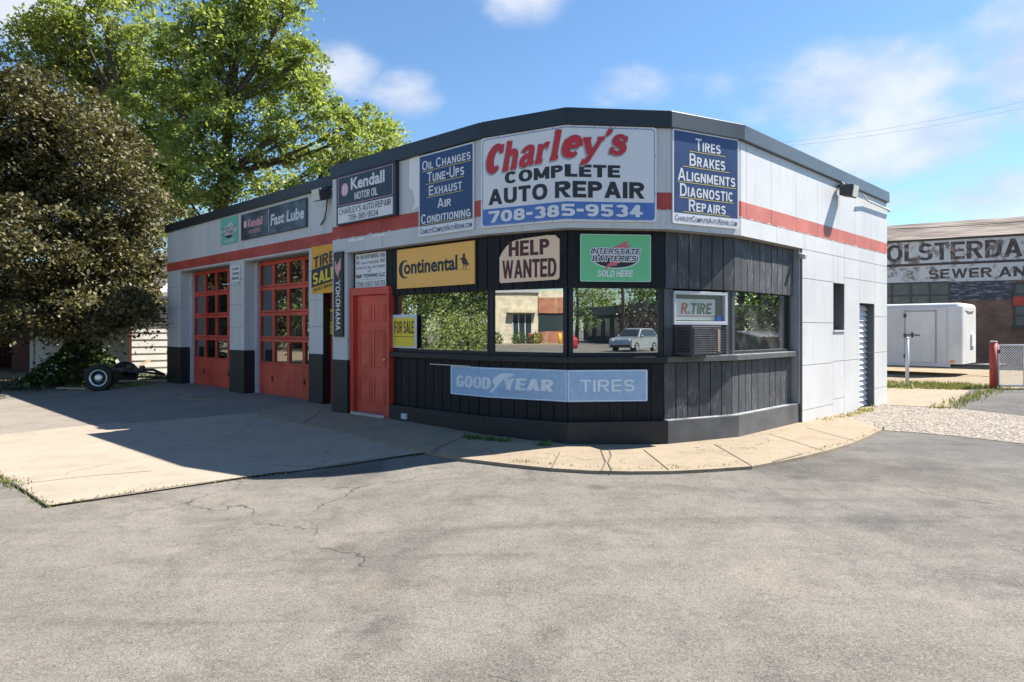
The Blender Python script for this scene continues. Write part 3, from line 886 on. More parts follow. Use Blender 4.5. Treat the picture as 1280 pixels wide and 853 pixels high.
# floors, roof and the dim room behind the glass
inn = [FA.pt(.3, -.36, 0), FA.pt(*[ends(0, -.36)[1]], -.36, 0), FC.pt(ends(2, -.36)[0], -.36, 0), FC.pt(ends(2, -.36)[1], -.36, 0), FE.pt(ends(4, -.36)[0], -.36, 0), FE.pt(6.1, -.36, 0)]
inn = [(p.x, p.y) for p in inn] + [(LW.pt(0.2, -8.4, 0).x, LW.pt(0.2, -8.4, 0).y), (LW.pt(.2, -.32, 0).x, LW.pt(.2, -.32, 0).y), (LW.pt(8.4, -.32, 0).x, LW.pt(8.4, -.32, 0).y)]
P('floor', MB().prism(inn, 0.02, 0.115), M['interior'])
rf = [FA.pt(.1, -.15, 0), FA.pt(ends(0, -.15)[1], -.15, 0), FC.pt(ends(2, -.15)[0], -.15, 0), FC.pt(ends(2, -.15)[1], -.15, 0), FE.pt(ends(4, -.15)[0], -.15, 0), FE.pt(6.2, -.15, 0), LW.pt(0.1, -8.5, 0), LW.pt(.1, -.15, 0), LW.pt(8.5, -.15, 0)]
P('roof', MB().prism([(p.x, p.y) for p in rf], 3.9, 4.0), M['roof'])
mb = MB()
q = Frame(FA.pt(1.5, -.35, 0), FA.pt(1.5, -3.8, 0)); mb.box(q, 0, q.d, 0, .1, .12, 3.0)
q = Frame(FA.pt(1.5, -3.7, 0), FE.pt(2.4, -3.2, 0)); mb.box(q, 0, q.d, 0, .1, .12, 3.0)
P('interior_wall', mb, M['interior'])

# ---- garage side: piers and doors
piers = [(0.0, .93), (3.92, 4.66), (7.45, 7.95)]
for a, b in piers:
    mb = MB(); mb.box(LW, a, b, -.30, 0, 1.04, 3.0)
    pr = P('pier', mb, M['white'], bevel=.006)
    mb = MB(); mb.box(LW, a - .004, b + .004, -.304, .006, -.05, 1.045)
    P('pier_base', mb, M['black'], bevel=.006, parent=pr)
    mb = MB()
    for z in (1.55, 2.05, 2.6):
        mb.box(LW, a + .002, b - .002, -.001, .001, z - .003, z + .003)
    P('mortar_joint', mb, M['seam'], parent=pr)
mb = MB()
mb.box(LW, .932, 3.918, -.32, -.013, 2.97, 3.009); mb.box(LW, 4.662, 7.448, -.32, -.013, 2.97, 3.009)
P('lintel', mb, M['soffit'])
def garage(u0, u1):
    o = -.30
    fm = MB(); fm.box(LW, u0, u0 + .10, o - .1, o + .06, .02, 2.97); fm.box(LW, u1 - .10, u1, o - .1, o + .06, .02, 2.97)
    P('door_frame', fm, M['alu'])
    a, b = u0 + .105, u1 - .105
    zb, zt = .10, 2.965
    d = MB(); gl = MB()
    rows = 4; solid = .66
    rail = .12
    d.box(LW, a, b, o - .06, o, zb, zb + solid)
    step = (zt - zb - solid) / rows
    st = [a, a + .05]; cols = 4; w = (b - a)
    xs = [a + w * k / cols for k in range(cols + 1)]
    for r in range(rows):
        z0 = zb + solid + r * step
        d.box(LW, a, b, o - .06, o - .001, z0 + .004, z0 + .045)
        d.box(LW, a, b, o - .06, o - .001, z0 + step - .075, z0 + step - .004)
        for k in range(cols + 1):
            c0 = max(a, xs[k] - .05); c1 = min(b, xs[k] + .05)
            d.box(LW, c0, c1, o - .058, o - .003, z0 + .045, z0 + step - .075)
        gl.box(LW, a + .02, b - .02, o - .045, o - .035, z0 + .04, z0 + step - .07)
    for k in range(1, cols):                              # raised ribs on the solid panel
        d.box(LW, xs[k] - .012, xs[k] + .012, o, o + .006, zb + .06, zb + solid - .06)
    g = P('garage_door', d, M['red'], bevel=.003)
    P('glazing', gl, M['glassd'], parent=g)
    h = MB()
    h.box(LW, xs[1] - .05, xs[1] - .005, o, o + .02, zb + .30, zb + .40); h.box(LW, xs[3] + .02, xs[3] + .06, o, o + .02, zb + .30, zb + .40)
    P('lock_plate', h, M['s_black'], parent=g)
garage(.93, 3.92)
garage(4.66, 7.45)
# narrow recessed side door in the corner
sdu = LW.u(407.6, -.16)
mb = MB(); mb.box(LW, sdu, 8.75, -.21, -.16, .12, 2.28)
sd = P('side_door', mb, M['reddoor'], bevel=.003)
P('side_wall', MB().box(LW, 7.963, 8.75, -.40, -.25, .05, 2.33), M['black'])
P('side_wall', MB().box(LW, 7.955, 8.62, -.25, -.02, 2.301, 3.0), M['black'])
mb = MB(); mb.box(LW, 7.955, 8.62, -.015, -.002, 2.30, 3.0)
P('side_wall', mb, M['white'])
P('pier_side', MB().box(LW, 7.9555, 7.962, -.30, -.012, .05, 2.30), M['black'])
# end wing wall
mb = MB(); mb.box(LW, -.45, -.003, -.62, -.3, 1.03, 2.5)
ww = P('wing_wall', mb, M['s_grey'])
P('wing_base', MB().box(LW, -.453, -.002, -.625, -.295, .0, 1.03), M['black'], parent=ww)

# ---- bowed front: column, door, windows, boards
mb = MB(); mb.box(FA, .0, .437, -.30, 0, .985, Z_SOF - .002)
pr = P('pier', mb, M['white'], bevel=.005)
P('pier_base', MB().box(FA, -.004, .441, -.304, .006, -.05, .99), M['black'], bevel=.005, parent=pr)
IN_U, IN_L, IN_W, IN_T = -.11, -.14, -.17, -.04
def ends_c(i, o, ua, ub):
    a, b = ends(i, o)
    return (ua if ua is not None else a), (ub if ub is not None else b)
LIM = {0: (1.503, None), 4: (None, RU0 - .09)}
bk_u = MB(); bk_l = MB(); lbu = MB(); lbl = MB(); lbwu = MB(); lbwl = MB(); trim = MB(); trimw = MB(); sill = MB(); sillw = MB()
def boards(mb_, i, o, z0, z1, w, ua, ub):
    a, b = ends_c(i, o, ua, ub)
    n = max(1, round((b - a) / w)); s = (b - a) / n
    for k in range(n):
        jit = random.uniform(-.0025, .0025)
        mb_.box(FR[i], a + k * s + .008, a + (k + 1) * s - .008, o - .02, o + jit, z0, z1)
for i in range(5):
    ua, ub = LIM.get(i, (None, None))
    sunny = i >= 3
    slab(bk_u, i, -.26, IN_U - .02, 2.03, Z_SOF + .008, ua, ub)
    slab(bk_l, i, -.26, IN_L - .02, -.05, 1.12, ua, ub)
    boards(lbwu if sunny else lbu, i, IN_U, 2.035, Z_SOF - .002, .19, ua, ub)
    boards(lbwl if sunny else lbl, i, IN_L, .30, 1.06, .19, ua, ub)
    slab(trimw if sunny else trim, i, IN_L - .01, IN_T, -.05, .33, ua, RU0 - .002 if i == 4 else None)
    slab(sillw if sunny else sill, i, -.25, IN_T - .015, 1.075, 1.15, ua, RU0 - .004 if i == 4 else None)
caps = MB(); capt = MB()  # thin pale caps: sunlit tops of sill and trim, put in as colour
for i in (3, 4):
    slab(caps, i, IN_W + .032, IN_T - .018, 1.1505, 1.156, .45 if i == 3 else None, RU0 - .004 if i == 4 else None)
    slab(capt, i, IN_L + .003, IN_T - .003, .3305, .335, None, RU0 - .002 if i == 4 else None)
P('sill_lit_cap', caps, M['wornlit']); P('trim_lit_edge', capt, M['wornlit'])
# board above the entrance
bk_d = MB(); slab(bk_d, 0, -.26, -.14, 2.19, Z_SOF + .007, .44, 1.50)
lbd = MB(); boards(lbd, 0, -.12, 2.19, Z_SOF - .002, .2, .44, 1.50)
for m_ in (bk_u, bk_l, bk_d): P('wall_backing', m_, M['s_black'])
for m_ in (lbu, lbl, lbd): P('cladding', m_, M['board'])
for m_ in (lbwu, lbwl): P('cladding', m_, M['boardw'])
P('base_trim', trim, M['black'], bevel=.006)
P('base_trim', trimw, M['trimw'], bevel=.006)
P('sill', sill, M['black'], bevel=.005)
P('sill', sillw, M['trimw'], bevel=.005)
mb = MB(); mb.box(FE, RU0 - .05, RU0 - .004, -.26, -.03, .33, Z_SOF - .003)
P('corner_post', mb, M['s_grey'])
mb = MB()
for i in range(5):
    slab(mb, i, -.25, -.012, Z_SOF - .008, Z_SOF - .001, *( (.44, None) if i == 0 else (None, RU0 - .1) if i == 4 else (None, None)))
P('soffit', mb, M['soffit'])
# outlet box and loose metal strip on the front
P('outlet_box', MB().box(FA, FA.u(503, -.04), FA.u(509.5, -.04), -.04, -.01, FA.z(506, 524, -.04), FA.z(506, 517, -.04)), M['alu'], bevel=.004)
mb = MB(); mb.box(FA, FA.u(539, -.1), FA.u(589, -.1), -.139, -.075, .985, .998)
P('metal_strip', mb, M['metal'])
# windows
def window(i, ua, ub, z0, z1, o=IN_W, fw=.05, post=(True, True), glassm='glass'):
    a, b = ends_c(i, o, ua, ub)
    f = FR[i]
    m_ = MB()
    m_.box(f, a + .002, b - .002, o - .05, o + .03, z0 - .05, z0 + .0)
    m_.box(f, a + .002, b - .002, o - .05, o + .03, z1, z1 + .03)
    m_.box(f, a + .002, a + fw, o - .05, o + .028, z0, z1)
    m_.box(f, b - fw, b - .002, o - .05, o + .028, z0, z1)
    w_ = P('window', m_, M['black'], bevel=.003)
    P('pane', MB().box(f, a + fw - .005, b - fw + .005, o - .012, o - .006, z0 - .005, z1 + .005), M[glassm], parent=w_)
    return a + fw, b - fw
WZ = (1.2, 2.03)
window(0, 1.505, None, *WZ, fw=.03)
window(1, None, None, *WZ, fw=.06)
window(2, None, None, *WZ, fw=.06)
window(4, .0, RU0 - .13, *WZ, fw=.06, glassm='glasss')
# bay D: black plate with a white framed window above the air conditioner
ad0, ad1 = ends(3, IN_W)
P('window_post', MB().box(FD, ad0 + .002, FD.u(841.5, -.14) - .002, -.24, -.145, 1.15, 2.032), M['trimw'])
P('window_post', MB().box(FD, FD.u(908, -.14) + .002, ad1 + .06, -.24, -.145, 1.15, 2.032), M['trimw'])
u0, u1 = FD.u(841.5, -.14), FD.u(908, -.14)
zt_, zb_ = 2.005, 1.56
mb = MB(); fw = .045
mb.box(FD, u0, u1, -.19, -.115, zt_ - fw, zt_); mb.box(FD, u0, u1, -.19, -.115, zb_, zb_ + fw)
mb.box(FD, u0, u0 + fw * .6, -.19, -.116, zb_ + fw, zt_ - fw); mb.box(FD, u1 - fw, u1, -.19, -.116, zb_ + fw, zt_ - fw)
w_ = P('window', mb, M['alu'], bevel=.004)
P('pane', MB().box(FD, u0 + .02, u1 - .03, -.16, -.155, zb_ + .04, zt_ - .04), glass_mat('thin_glass', 0.035, (0.92, 0.93, 0.92)), parent=w_)
P('closing_panel', MB().box(FD, u0 + .001, u1 - .001, -.24, -.16, 1.15, zb_ - .002), M['black'])
# entrance door
a, b = .444, 1.50
mb = MB()
mb.box(FA, a, a + .085, -.26, -.045, .06, 2.18); mb.box(FA, b - .06, b, -.26, -.045, .06, 2.18); mb.box(FA, a + .085, b - .06, -.26, -.046, 2.06, 2.18)
fr_ = P('door_frame', mb, M['red'], bevel=.004)
mb = MB(); d0, d1 = a + .09, b - .065
mb.box(FA, d0, d1, -.16, -.12, .15, 2.055)
wd = d1 - d0
for (x0, x1) in ((.12, .46), (.54, .88)):
    for (z0, z1) in ((.30, .72), (.88, 1.48), (1.62, 1.90)):
        X0, X1 = d0 + wd * x0, d0 + wd * x1
        t = .014                                           # raised moulding ring and field of each door panel
        for q in ((X0, X1, z0, z0 + t), (X0, X1, z1 - t, z1), (X0, X0 + t, z0 + t, z1 - t), (X1 - t, X1, z0 + t, z1 - t)):
            mb.box(FA, q[0], q[1], -.12, -.111, q[2], q[3])
        mb.box(FA, X0 + .05, X1 - .05, -.12, -.113, z0 + .05, z1 - .05)
door = P('entrance_door', mb, M['reddoor'], bevel=.003)
for z in (1.02, 1.17):
    k = MB(); c = FA.pt(d1 - .07, -.12, z)
    k.lathe(c, (FA.n.x, FA.n.y, 0), [(0, .032), (.012, .032), (.016, .014), (.04, .014), (.045, .028), (.07, .028), (.075, .012)] if z < 1.1 else [(0, .03), (.016, .03), (.02, .012), (.03, .01)], 14)
    P('handle' if z < 1.1 else 'deadbolt', k, M['brass'], True, parent=door)
P('threshold', MB().box(FA, a + .086, b - .061, -.2, .0, .10, .148), M['metal'])
# conduits and cables on the walls
c1 = [LW.pt(LW.u(411), .03, 3.86), LW.pt(LW.u(411), .05, 3.66), LW.pt(LW.u(407), .03, 3.5), LW.pt(LW.u(402), .02, 3.42)]
P('cable', MB().tube([LW.pt(LW.u(408), .15, 3.95), *c1], .012, 6), M['cable'], True)
cz = 3.93
P('conduit', MB().tube([FE.pt(FE.u(1072), .10, cz + .02), FE.pt(FE.u(1080), .06, cz - .02), FE.pt(6.36, .05, cz - .03), FE.pt(6.42, .0, cz - .03)], .02, 8), M['alu'], True)
P('bracket', MB().tube([LW.pt(LW.u(288), .01, 2.52), LW.pt(LW.u(288), .18, 2.5), LW.pt(LW.u(292), .2, 2.5), LW.pt(LW.u(300), .02, 2.5), LW.pt(LW.u(300), .02, 2.62)], .012, 6), M['alu'], True)
# flaked patches of old white paint on the fascia
mb = MB()
pts = [(512, 199), (524, 193.5), (525.5, 240), (523.5, 258), (515, 264), (519, 252), (516, 238), (511.5, 235)]
vs = [FA.pt(FA.u(x), .0025, FA.z(x, y)) for x, y in pts]
mb.add(vs, [tuple(range(len(vs)))])
for fr_px in ((435, 301.5, 455, 299, 3), (466, 295.5, 481, 293.6, 2.2)):
    x0, y0, x1, y1, h_ = fr_px
    top = [(x0 + (x1 - x0) * k / 6, y0 + (y1 - y0) * k / 6 - random.uniform(.4, h_)) for k in range(7)]
    bot = [(x1, y1 + 1), (x0, y0 + 1)]
    vs = [FA.pt(FA.u(x), .005, FA.z(x, y)) for x, y in top + bot]
    mb.add(vs, [tuple(range(len(vs)))])
P('paint_scars', mb, M['peel'])

# ---------------------------------------------------------------- sign helpers
class Flat:
    def __init__(s, f, u0, u1, o, z0, z1): s.f, s.u0, s.u1, s.o, s.z0, s.z1 = f, u0, u1, o, z0, z1; s.bends = []
    w = property(lambda s: s.u1 - s.u0)
    h = property(lambda s: s.z1 - s.z0)
    def __call__(s, a, b, d): return s.f.pt(s.u0 + (s.u1 - s.u0) * a, s.o + d, s.z0 + (s.z1 - s.z0) * b)
class Bent:
    """a sign that follows the folds of the bowed front; a runs along its developed length"""
    def __init__(s, segs, o, z0, z1):                      # segs: (face, u0, u1)
        s.segs, s.o, s.z0, s.z1 = segs, o, z0, z1
        L = [b - a for _, a, b in segs]; s.w = sum(L); s.h = z1 - z0
        s.edge = [0]
        for x in L: s.edge.append(s.edge[-1] + x / s.w)
        s.bends = s.edge[1:-1]
    def __call__(s, a, b, d):
        k = 0
        while k < len(s.segs) - 1 and a > s.edge[k + 1] + 1e-9: k += 1
        f, u0, u1 = s.segs[k]
        return f.pt(u0 + (a - s.edge[k]) * s.w, s.o + d, s.z0 + s.h * b)

def put(m2, S_, name, material, parent, depth, thick=0.0):
    """m2: (verts2d, faces) in sign coordinates -> a mesh lying on the sign at depth"""
    V, F = m2
    bm = bmesh.new()
    vs = [bm.verts.new((x, y, 0)) for x, y in V]
    for f in F:
        try: bm.faces.new([vs[i] for i in f])
        except ValueError: pass
    for bnd in S_.bends:
        bmesh.ops.bisect_plane(bm, geom=bm.verts[:] + bm.edges[:] + bm.faces[:], plane_co=(bnd, 0, 0), plane_no=(1, 0, 0))
    if thick:
        r = bmesh.ops.extrude_face_region(bm, geom=bm.faces[:])
        for v in r['geom']:
            if isinstance(v, bmesh.types.BMVert): v.co.z = thick
    dep = m2[2] if len(m2) > 2 else None
    for v in bm.verts:
        v.co = S_(v.co.x, v.co.y, depth + v.co.z)
    bmesh.ops.recalc_face_normals(bm, faces=bm.faces)
    me = bpy.data.meshes.new(name); bm.to_mesh(me); bm.free()
    return link(name, me, material, parent)

def rrect(a0, b0, a1, b1, r=0.0, asp=1.0, n=5):            # rounded rectangle; r in units of a, asp = width/height of the sign
    if not r: return [(a0, b0), (a1, b0), (a1, b1), (a0, b1)]
    rb = r * asp; out = []
    for cx, cy, s in ((a1 - r, b0 + rb, -90), (a1 - r, b1 - rb, 0), (a0 + r, b1 - rb, 90), (a0 + r, b0 + rb, 180)):
        for k in range(n + 1):
            t = R(s + 90 * k / n); out.append((cx + r * math.cos(t), cy + rb * math.sin(t)))
    return out
def poly2(*polys):
    V, F = [], []
    for p in polys:
        b = len(V); V += p; F.append(tuple(range(b, b + len(p))))
    return V, F
def ring2(outer, inner):
    n = len(outer)
    return outer + inner, [(i, (i + 1) % n, n + (i + 1) % n, n + i) for i in range(n)]
def ellipse(cx, cy, rx, ry, n=28): return [(cx + rx * math.cos(2 * math.pi * k / n), cy + ry * math.sin(2 * math.pi * k / n)) for k in range(n)]

_tc = {}
def text2(s, box, bold=0.0, shear=0.0, small=0.0, slope=0.0, rot=False, space=1.0):
    """letters of the plain built-in font, fitted into box (a0,b0,a1,b1) of the sign"""
    key = (s, bold, shear, small, space)
    if key not in _tc:
        c = bpy.data.curves.new('t', 'FONT')
        c.body = s; c.size = 1; c.offset = bold; c.shear = shear; c.resolution_u = 3; c.fill_mode = 'FRONT'; c.space_character = space
        if small:
            c.small_caps_scale = small
            for ch, bf in zip(s, c.body_format): bf.use_small_caps = True
        o = bpy.data.objects.new('t', c); COL.objects.link(o)
        dg = bpy.context.evaluated_depsgraph_get(); dg.update()
        me = bpy.data.meshes.new_from_object(o.evaluated_get(dg))
        V = np.array([v.co[:2] for v in me.vertices]); F = [tuple(p.vertices) for p in me.polygons]
        bpy.data.objects.remove(o); bpy.data.curves.remove(c); bpy.data.meshes.remove(me)
        V = (V - V.min(0)) / (V.max(0) - V.min(0))
        _tc[key] = (V, F)
    V, F = _tc[key]
    a0, b0, a1, b1 = box
    if rot: return [(a0 + (a1 - a0) * y, b1 - (b1 - b0) * x) for x, y in V], F
    return [(a0 + (a1 - a0) * x, b0 + (b1 - b0) * y + slope * x) for x, y in V], F
def merge2(*ms):
    V, F = [], []
    for m in ms:
        b = len(V); V += list(m[0]); F += [tuple(i + b for i in f) for f in m[1]]
    return V, F

def stroke_shapes(strokes, dense=3):
    """pen strokes [(x,y,halfwidth)...] -> list of outline polygons with round joins"""
    out = []
    for st in strokes:
        pts = []
        n = len(st)
        for i in range(n - 1):                             # Catmull-Rom through the points
            p0, p1, p2, p3 = st[max(i - 1, 0)], st[i], st[i + 1], st[min(i + 2, n - 1)]
            m = dense if n > 2 else 1
            for k in range(m):
                t = k / m
                pts.append(tuple(0.5 * ((2 * p1[c]) + (-p0[c] + p2[c]) * t + (2 * p0[c] - 5 * p1[c] + 4 * p2[c] - p3[c]) * t * t + (-p0[c] + 3 * p1[c] - 3 * p2[c] + p3[c]) * t ** 3) for c in range(3)))
        pts.append(st[-1])
        L, Rr = [], []
        for i, (x, y, w) in enumerate(pts):
            a = pts[max(i - 1, 0)]; b = pts[min(i + 1, len(pts) - 1)]
            dx, dy = b[0] - a[0], b[1] - a[1]; l = math.hypot(dx, dy) or 1
            nx, ny = -dy / l * w, dx / l * w
            L.append((x + nx, y + ny)); Rr.append((x - nx, y - ny))
        out.append((L, Rr))
    return out

def make_sign(name, label, cat, S_, material, thick=.02, radius=0.0, outline=None, group=None):
    base = S_(.5, 0, 0)
    t = thing(name, label, cat, base, group)
    pl = outline or rrect(0, 0, 1, 1, radius, S_.w / S_.h)
    put(poly2(pl), S_, 'panel', material, t, 0.002, thick)
    t['d'] = thick + .002
    return t
def L_(t, S_, m2, material, lift=.0015, name='lettering', fat=0.0):
    """fat: metres by which the strokes are thickened all round"""
    if not fat: return put(m2, S_, name, material, t, t['d'] + lift)
    fx, fy = fat / S_.w, fat / S_.h
    sh_ = [(0, 0)] + [(math.cos(a * math.pi / 4), math.sin(a * math.pi / 4)) for a in range(8)]
    return layered([([(x + dx * fx, y + dy * fy) for x, y in m2[0]], m2[1]) for dx, dy in sh_], S_, t, material, t['d'] + lift, name)

def layered(shapes, S_, parent, material, d0, name):
    bm = bmesh.new()
    for k, (V, F) in enumerate(shapes):
        b2 = bmesh.new(); vs = [b2.verts.new((x, y, 0)) for x, y in V]
        for f in F:
            try: b2.faces.new([vs[i] for i in f])
            except ValueError: pass
        for bnd in S_.bends:
            bmesh.ops.bisect_plane(b2, geom=b2.verts[:] + b2.edges[:] + b2.faces[:], plane_co=(bnd, 0, 0), plane_no=(1, 0, 0))
        for v in b2.verts: v.co = S_(v.co.x, v.co.y, d0 + (k % 60) * .00006)
        bmesh.ops.recalc_face_normals(b2, faces=b2.faces)
        me = bpy.data.meshes.new('tmp'); b2.to_mesh(me); b2.free(); bm.from_mesh(me); bpy.data.meshes.remove(me)
    me = bpy.data.meshes.new(name); bm.to_mesh(me); bm.free()
    return link(name, me, material, parent)

# ---- heavy block capitals drawn from stems, bars, slants and rings
BW_ = dict(A=.98, B=.86, C=.92, D=.90, E=.78, F=.74, G=.95, H=.90, I=.0, J=.66, K=.92, L=.72, M=1.10, N=.92, O=.98, P=.84, Q=.98, R=.90, S=.84, T=.82, U=.88, V=.94, W=1.30, X=.94, Y=.92, Z=.80)
def glyph(ch, st, bt):
    """list of convex-ish polygons for one capital or digit of height 1; st stem width, bt bar thickness"""
    up = ch.upper()
    w = BW_.get(up, .80)
    if up == 'I': w = st
    if up in '0123456789': w = .80
    q = []
    def rect(x0, y0, x1, y1): q.append(([(x0, y0), (x1, y0), (x1, y1), (x0, y1)], [(0, 1, 2, 3)]))
    def slant(xa, ya, xb, yb, k=1.0): q.append(([(xa - st * k / 2, ya), (xa + st * k / 2, ya), (xb + st * k / 2, yb), (xb - st * k / 2, yb)], [(0, 1, 2, 3)]))
    def ring(cx, cy, rx, ry, d0, d1, n=18, sx=None, sy=None):
        sx = sx or st; sy = sy or bt
        o, i = [], []
        for k in range(n + 1):
            t = R(d0 + (d1 - d0) * k / n); c, z = math.cos(t), math.sin(t)
            e = .86                                         # squarer than an ellipse
            c2, z2 = math.copysign(abs(c) ** e, c), math.copysign(abs(z) ** e, z)
            o.append((cx + rx * c2, cy + ry * z2)); i.append((cx + (rx - sx) * c2, cy + (ry - sy) * z2))
        q.append((o + i, [(k, k + 1, n + 2 + k, n + 1 + k) for k in range(n)]))
    h = st / 2
    if up == 'A': slant(h, 0, w / 2, 1, 1); slant(w - h, 0, w / 2, 1, 1); rect(w * .24, .20, w * .76, .20 + bt)
    elif up == 'B':
        rect(0, 0, st, 1); r1 = (1 + bt) / 4; x = w * .45
        for y in (0, .5 - bt / 2, 1 - bt): rect(st, y, x, y + bt)
        ring(x, 1 - r1, w * .93 - x, r1, -90, 90); ring(x, r1, w - x, r1, -90, 90)
    elif up == 'C': ring(w / 2, .5, w / 2, .5, 38, 322, 26)
    elif up == 'D': rect(0, 0, st, 1); x = w * .42; rect(st, 0, x, bt); rect(st, 1 - bt, x, 1); ring(x, .5, w - x, .5, -90, 90, 18)
    elif up in 'EF':
        rect(0, 0, st, 1); rect(st, 1 - bt, w, 1); rect(st, .5 - bt * .45, w * .93, .5 + bt * .5)
        if up == 'E': rect(st, 0, w, bt)
    elif up == 'G': ring(w / 2, .5, w / 2, .5, 38, 315, 26); rect(w * .5, .36, w, .36 + bt); rect(w - st * .9, 0.06, w, .37)
    elif up == 'H': rect(0, 0, st, 1); rect(w - st, 0, w, 1); rect(st, .5 - bt / 2, w - st, .5 + bt / 2)
    elif up == 'I': rect(0, 0, st, 1)
    elif up == 'J': rect(w - st, .35, w, 1); ring(w / 2, .35, w / 2, .35, 180, 360)
    elif up == 'K': rect(0, 0, st, 1); slant(st * .9, .36, w - h, 1, 1.1); slant(w * .46, .55, w - h * .9, 0, 1.15)
    elif up == 'L': rect(0, 0, st, 1); rect(st, 0, w, bt)
    elif up == 'M': rect(0, 0, st, 1); rect(w - st, 0, w, 1); slant(h, 1, w / 2, .12, .95); slant(w - h, 1, w / 2, .12, .95)
    elif up == 'N': rect(0, 0, st, 1); rect(w - st, 0, w, 1); slant(h, 1, w - h, 0, 1.05)
    elif up in 'O0Q': ring(w / 2, .5, w / 2, .5, 0, 360, 32)
    elif up in 'PR':
        rect(0, 0, st, 1); r = .29; x = w * .48
        rect(st, 1 - bt, x, 1); rect(st, 1 - 2 * r, x, 1 - 2 * r + bt); ring(x, 1 - r, w * .97 - x, r, -90, 90)
        if up == 'R': slant(w * .50, .46, w - h, 0, 1.05)
    elif up == 'S':
        r = (1 + bt) / 4; ring(w / 2, 1 - r, w / 2 * .96, r, 22, 270, 18); ring(w / 2, r, w / 2, r, 90, -158, 18)
    elif up == 'T': rect(0, 1 - bt, w, 1); rect(w / 2 - h, 0, w / 2 + h, 1 - bt)
    elif up == 'U': rect(0, .38, st, 1); rect(w - st, .38, w, 1); ring(w / 2, .38, w / 2, .38, 180, 360)
    elif up == 'V': slant(h, 1, w / 2, 0); slant(w - h, 1, w / 2, 0)
    elif up == 'W':
        for a, b in ((h, .29 * w), (.5 * w, .29 * w), (.5 * w, .71 * w), (w - h, .71 * w)): slant(a, 1, b, 0, .88)
    elif up == 'X': slant(h, 1, w - h, 0, 1.05); slant(w - h, 1, h, 0, 1.05)
    elif up == 'Y': slant(h, 1, w / 2, .40); slant(w - h, 1, w / 2, .40); rect(w / 2 - h, 0, w / 2 + h, .46)
    elif up == 'Z': rect(0, 1 - bt, w, 1); rect(0, 0, w, bt); slant(w - h * 1.1, 1 - bt, h * 1.1, bt, 1.1)
    elif ch == '1': rect(w * .55 - h, 0, w * .55 + h, 1); slant(w * .2, .70, w * .5, 1, .8)
    elif ch == '2': ring(w / 2, .69, w / 2, .31, -30, 175, 16); slant(w * .80, .62, h * 1.15, bt * .9, 1.1); rect(0, 0, w, bt)
    elif ch == '3': r = (1 + bt) / 4; ring(w / 2, 1 - r, w / 2 * .94, r, 155, -90, 18); ring(w / 2, r, w / 2, r, 90, -155, 18)
    elif ch == '4': rect(w * .78 - st, 0, w * .78, 1); rect(0, .22, w, .22 + bt); slant(h * .8, .30, w * .78 - h, 1, .9)
    elif ch == '5': rect(w * .08, 1 - bt, w * .95, 1); rect(w * .08, .46, w * .08 + st * .85, 1 - bt); ring(w / 2, .32, w / 2, .32, 135, -158, 20)
    elif ch == '6': ring(w / 2, .31, w / 2, .31, 0, 360, 24); ring(w / 2, .5, w / 2, .5, 45, 180, 14); rect(0, .28, st, .52)
    elif ch == '7': rect(0, 1 - bt, w, 1); slant(w - h, 1 - bt, w * .38, 0, 1.05)
    elif ch == '8': r = (1 + bt) / 4; ring(w / 2, 1 - r, w / 2 * .92, r, 0, 360, 22); ring(w / 2, r, w / 2, r, 0, 360, 22)
    elif ch == '9': ring(w / 2, .69, w / 2, .31, 0, 360, 24); ring(w / 2, .5, w / 2, .5, 225, 360, 14); rect(w - st, .48, w, .72)
    elif ch == '-': w = .42; rect(0, .38, w, .38 + bt * 1.15)
    elif ch == '.': w = st; rect(0, 0, st, bt * 1.1)
    elif ch == "'": w = st * .8; rect(0, .68, w, 1)
    return w, q
def block2(text, box, st=.22, bt=.18, small=0.0, shear=0.0, gap=.10, slope=0.0):
    """text in block capitals fitted to a box of the sign -> list of shapes for layered(); small: height of letters written in lower case"""
    x = 0.0; sh_ = []
    for ch in text:
        if ch == ' ': x += .38; continue
        k = small if small and ch.islower() else 1.0
        w, q = glyph(ch, st / k * (.93 if k < 1 else 1), bt / k * (.93 if k < 1 else 1))
        for V, F in q: sh_.append(([((x + px_ * k + shear * py_ * k), py_ * k) for px_, py_ in V], F))
        x += w * k + gap
    xs = [p[0] for V, F in sh_ for p in V]; x0, x1 = min(xs), max(xs)
    a0, b0, a1, b1 = box
    return [([(a0 + (a1 - a0) * (px_ - x0) / (x1 - x0), b0 + (b1 - b0) * py_ + slope * (px_ - x0) / (x1 - x0)) for px_, py_ in V], F) for V, F in sh_]
def LB(t, S_, text, box, material, lift=.0015, name='lettering', **k):
    return layered(block2(text, box, **k), S_, t, material, t['d'] + lift, name)

def flat_px(f, o, xl, ytl, ybl, xr, ytr, ybr):
    z1 = (f.z(xl, ytl, o) + f.z(xr, ytr, o)) / 2; z0 = (f.z(xl, ybl, o) + f.z(xr, ybr, o)) / 2
    return Flat(f, f.u(xl, o), f.u(xr, o), o, z0, z1)

